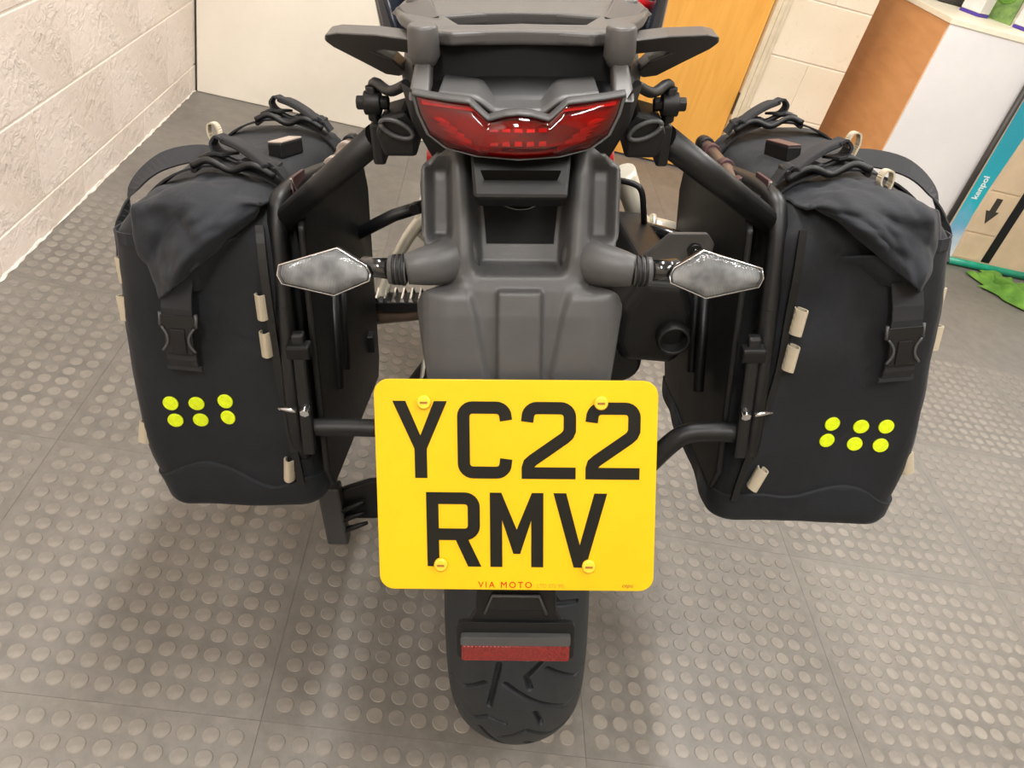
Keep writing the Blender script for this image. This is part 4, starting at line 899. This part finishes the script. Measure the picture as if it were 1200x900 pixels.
        dd = fold + nz_ + hump - edge
        return Lc(p.x + tw * wv / 2, p.y - dd * drop, p.z + dd * (1 - drop) * .6 - .018 * t * t * (1 - drop) - .034 * t * sstep(.35, 1, v))
    fm_ = MB(); fm_.grid(flap, 46, 64); fo_ = fm_.build('closure_flap', 'fabric2', root); q = fo_.modifiers.new('sol', 'SOLIDIFY'); q.thickness = .003; q.offset = 0
    # second fold peeping out under the first
    ex_, ey_, ez_ = flapA[-1]
    def under(u, v):
        t = u * 2 - 1; a = tipA + (-.022 if s < 0 else -.030) * (1 - v) + t * (.046 * (1 - v) + .019 * v); c = -.058 - (abs(ez_) + .022 - .058) * v + .010 * t * s * (1 - v)
        return Lc(a, -.012 - .016 * (1 - t * t) * (1 - .5 * v) - .004 * math.sin(t * 5 + v * 6) + .016 * t * t, c)
    un = MB(); un.grid(under, 24, 18); uo = un.build('flap_fold', 'fabric2', root); q = uo.modifiers.new('sol', 'SOLIDIFY'); q.thickness = .0025
    # strap, buckle
    wd = Vector((s, 0, 0)); A = buckA; Cc = buckC; tilt = -.10 * 1
    RT = Matrix.Rotation(s * tilt, 3, 'Y')
    ctr = Lc(A, -.024, Cc)
    def BL(u, w_, d): return ctr + RT @ Vector((u, -d, w_))
    strap = MB(); strap.ribbon([BL(.0, .075, -.006), BL(0, .05, .004), BL(0, .034, .006), BL(0, .022, .004)], RT @ Vector((1, 0, 0)), .034, .0025); strap.build('closure_strap', 'web', root)
    bk = MB()
    bk.prism([(-.020, .026), (.020, .026), (.020, .014), (.016, .010), (.0165, -.022), (-.0165, -.022), (-.016, .010), (-.020, .014)], lambda u, w_, d: BL(u, w_, d), .007); bko = bk.build('buckle', 'powder', root, .002)
    for q_ in (-1, 1):
        MB().tube(smoothpath([BL(q_ * .0185, .012, .007), BL(q_ * .0125, .002, .0078), BL(q_ * .0125, -.008, .0078), BL(q_ * .0185, -.018, .007)], 5), .0016, 6).build('buckle_prong', 'grey', bko)
        MB().tube([BL(q_ * .020, .028, .004), BL(q_ * .020, .012, .005)], .0022, 8).build('buckle_bar', 'grey', bko)
    MB().prism([(-.0075, .010), (.0075, .010), (.009, -.020), (-.009, -.020)], lambda u, w_, d: BL(u, w_, .007 + d), .0018).build('buckle_tongue', 'black', bko, .001)
    MB().ribbon([BL(0, -.018, .002), BL(0, -.030, .001), BL(0, -.044, -.006)], RT @ Vector((1, 0, 0)), .034, .003).build('anchor_strap', 'web', root)
    MB().ribbon([BL(-.020, -.043, -.0045), BL(.020, -.043, -.0045)], (0, 0, 1), .006, .003).build('anchor_stitch', 'web', root)
    # reflective dots
    for a, c in dots:
        c -= .007
        p0 = surf(uface(a, c), c, .0006); px = surf(uface(a + .004, c), c, .0006) - p0; pz = surf(uface(a, c + .004), c + .004, .0006) - p0
        px.normalize(); pz = (pz - px * pz.dot(px)).normalized(); dm = MB(); nn = px.cross(pz); nn = nn if nn.y < 0 else -nn
        dm.loft([[p0 + px * math.cos(2 * PI * k / 24) * .0094 * f + pz * math.sin(2 * PI * k / 24) * .0094 * f + nn * h for k in range(24)] for f, h in ((1, -.001), (1, .0009), (.93, .0013))], True); dm.build('reflective_dot', 'dot', root)
    # cream webbing loops
    for a, b, c, dirx, diry, rot in loops:
        if dirx is None:
            up_ = smoothpath([Lt(a, b, c - .006), Lt(a - .0065, b, c + .008), Lt(a - .003, b, c + .019), Lt(a + .005, b, c + .019), Lt(a + .0065, b, c + .008), Lt(a + .002, b, c - .006)], 5)
            MB().ribbon(up_, (0, 1, 0), .013, .002).build('webbing_loop', 'cream_web', root); continue
        base = Lc(a, b, c); d = Vector((s * dirx, diry, 0)).normalized(); e = Vector((-d.y, d.x, 0)); R = Matrix.Rotation(rot, 3, 'Y')
        pts = [base + e * (.0010 + .0055 * math.sin(k / 12 * PI) ** .8) * 1.0 * (1 if k <= 12 else 1) + d * (.017 * (k / 12)) for k in range(11)]
        path = [base - e * .001] + smoothpath([base - e * .0015 - d * .004, base - e * .006 + d * .008, base + d * .0165, base + e * .006 + d * .008, base + e * .0015 - d * .004], 5)
        path = [base + R @ (p - base) for p in path]
        MB().ribbon(path[1:], R @ Vector((0, 0, 1)), .030, .0018).build('webbing_loop', 'cream_web', root)
    # ---- top hardware
    def strap_over(bb, lift, nm='compression_strap'):
        pts = [Lt(-.004, bb, -.06), Lt(.0, bb, -.02), Lt(.03, bb, .016), Lt(.09, bb, .026 + lift), Lt(.15, bb, .016), Lt(Wt + .003, bb, -.03), Lt(Wt + .008, bb, -.09)]
        return MB().ribbon(smoothpath(pts, 5), (0, 1, 0), .027, .0025).build(nm, 'web', root)
    strap_over(.075, .006); strap_over(.325, .006)
    # ladder-lock buckles and rolled strap ends
    for bb, k in ((.075, 0), (.325, 1)):
        q1 = MB(); y0 = bb
        for off in (-.016, .016):
            q1.tube(smoothpath([Lt(.020, y0 + off, .022), Lt(.045, y0 + off * 1.1, .036), Lt(.070, y0 + off, .029), Lt(.095, y0 + off * .9, .040), Lt(.115, y0 + off, .034)], 5), .0042, 8)
        for aa in (.022, .068, .113): q1.tube([Lt(aa, y0 - .016, .029), Lt(aa, y0 + .016, .029)], .0035, 8)
        q1.build('ladder_buckle', 'black', root)
        MB().ribbon(smoothpath([Lt(.012, y0, .016), Lt(.026, y0, .034), Lt(.042, y0, .030), Lt(.062, y0, .036)], 5), (0, 1, 0), .026, .004).build('strap_fold', 'web', root)
        MB().ribbon(smoothpath([Lt(.026, y0 - .010, .030), Lt(.046, y0 + .002, .042), Lt(.066, y0 + .014, .050), Lt(.084, y0 + .026, .054)], 6), (0, 1, 0), .026, .0085).build('rolled_strap_end', 'web', root, .0025)
        MB().ribbon(smoothpath([Lt(.082, y0 + .022, .054), Lt(.094, y0 + .026, .058), Lt(.101, y0 + .026, .050), Lt(.095, y0 + .024, .041), Lt(.078, y0 + .014, .040)], 5), (0, 1, 0), .025, .003).build('strap_fold', 'web', root)
    # strap looping out over the outer edge
    MB().ribbon(smoothpath([Lt(.09, .10, .03), Lt(.13, .115, .034), Lt(Wt - .02, .10, .026), Lt(Wt + .010, .085, .0), Lt(Wt + .014, .06, -.035), Lt(Wt + .004, .03, -.06)], 6), (0, .75, .66), .026, .0022).build('outer_strap', 'web', root)
    # tan capped magnet block lying across the top
    KA = .046 if s < 0 else .058
    R2 = Matrix.Rotation(s * .25, 3, 'Z')
    blk = MB(); blk.box(Lt(KA, .205, .020), (.020, .056, .019), R2); blo = blk.build('strap_keeper', 'black', root, .002)
    MB().box(Lt(KA, .205, .0305), (.019, .054, .0022), R2).build('keeper_cap', 'block_tan' if s < 0 else 'block_brown', blo, .0006)
    # stiffener rod with clips along the inner top edge
    RA, RC = -.012, -.004
    rodp = [Lt(RA, .06, RC), Lt(RA, .34, RC)]
    MB().tube(rodp, .0085, 12).build('stiffener_rod', 'rod', root)
    for bb in (.13, .215, .30): MB().disc(Lt(RA, bb, RC), (0, 1, 0), .0118, .020, 16).build('rod_clip', 'burg' if s > 0 else 'block_tan', root, .001)
    for bb in (.055, .345): MB().disc(Lt(RA, bb, RC), (0, 1, 0), .0118, .028, 16).build('rod_end', 'black', root, .002)
    MB().prism([(.03, -.012), (.10, -.010), (.095, .022), (.045, .026)], lambda u, w_, d: Lt(-.001 - d, u, w_), .004).build('rubber_tab', 'burg', root, .001)
    MB().tube([Lt(-.006, .03, .028), Lt(-.004, .055, .006), Lt(-.002, .06, -.004)], .0014, 6).build('wire_hook', 'steel', root)
    # edge binding down the rear inner corner
    MB().ribbon([surf(-.004, -.02 - k * (H - .06) / 20, .006) for k in range(21)], (1, .15, 0), .009, .003).build('edge_binding', 'powder', root)
    return root
LB = [(.033, -.004, -.127, -.2, -1, 0), (.034, -.004, -.173, -.2, -1, 0), (.026, -.004, -.343, -.1, -1, .12), (.184, .015, -.092, 1, -.35, 0), (.192, .015, -.138, 1, -.35, 0), (.201, .015, -.306, 1, -.35, .25), (.120, .16, .040, None, 0, 0)]
saddlebag(-1, (-.262, -.02, .828), .190, .210, .41, .408, 'black roll-top saddlebag hung on the side with the stand lever',
    [(.088, .075, .004), (.088, .03, .004), (.090, -.008, -.006), (.093, -.024, -.030), (.100, -.028, -.060), (.106, -.026, -.088)], .115,
    [(.161, -.247), (.130, -.248), (.094, -.244), (.160, -.272), (.130, -.273), (.094, -.267)],
    [(-1, -.37), (.02, -.362), (.04, -.380), (.065, -.374), (.095, -.352), (.125, -.341), (.150, -.343), (.175, -.356), (.2, -.367), (1, -.367)], LB, .125, -.158, .010)
RB = [(.033, -.004, -.141, .3, -1, .1), (.031, -.004, -.186, .3, -1, .1), (.016, -.004, -.351, .2, -1, .35), (.190, .015, -.121, 1, -.35, 0), (.198, .015, -.168, 1, -.35, 0), (.204, .015, -.342, 1, -.35, -.25), (.105, .10, .046, None, 0, 0), (.122, .035, .020, None, 0, 0)]
saddlebag(1, (.285, -.02, .828), .195, .214, .41, .428, 'black roll-top saddlebag hung on the exhaust side',
    [(.090, .075, .004), (.092, .03, .004), (.096, -.008, -.006), (.108, -.024, -.026), (.120, -.028, -.050), (.126, -.026, -.076)], .142,
    [(.100, -.270), (.137, -.273), (.167, -.271), (.098, -.294), (.134, -.298), (.165, -.297)],
    [(-1, -.385), (.03, -.384), (.064, -.392), (.09, -.378), (.115, -.368), (.150, -.367), (.17, -.380), (.19, -.398), (1, -.399)], RB, .152, -.165, .032)
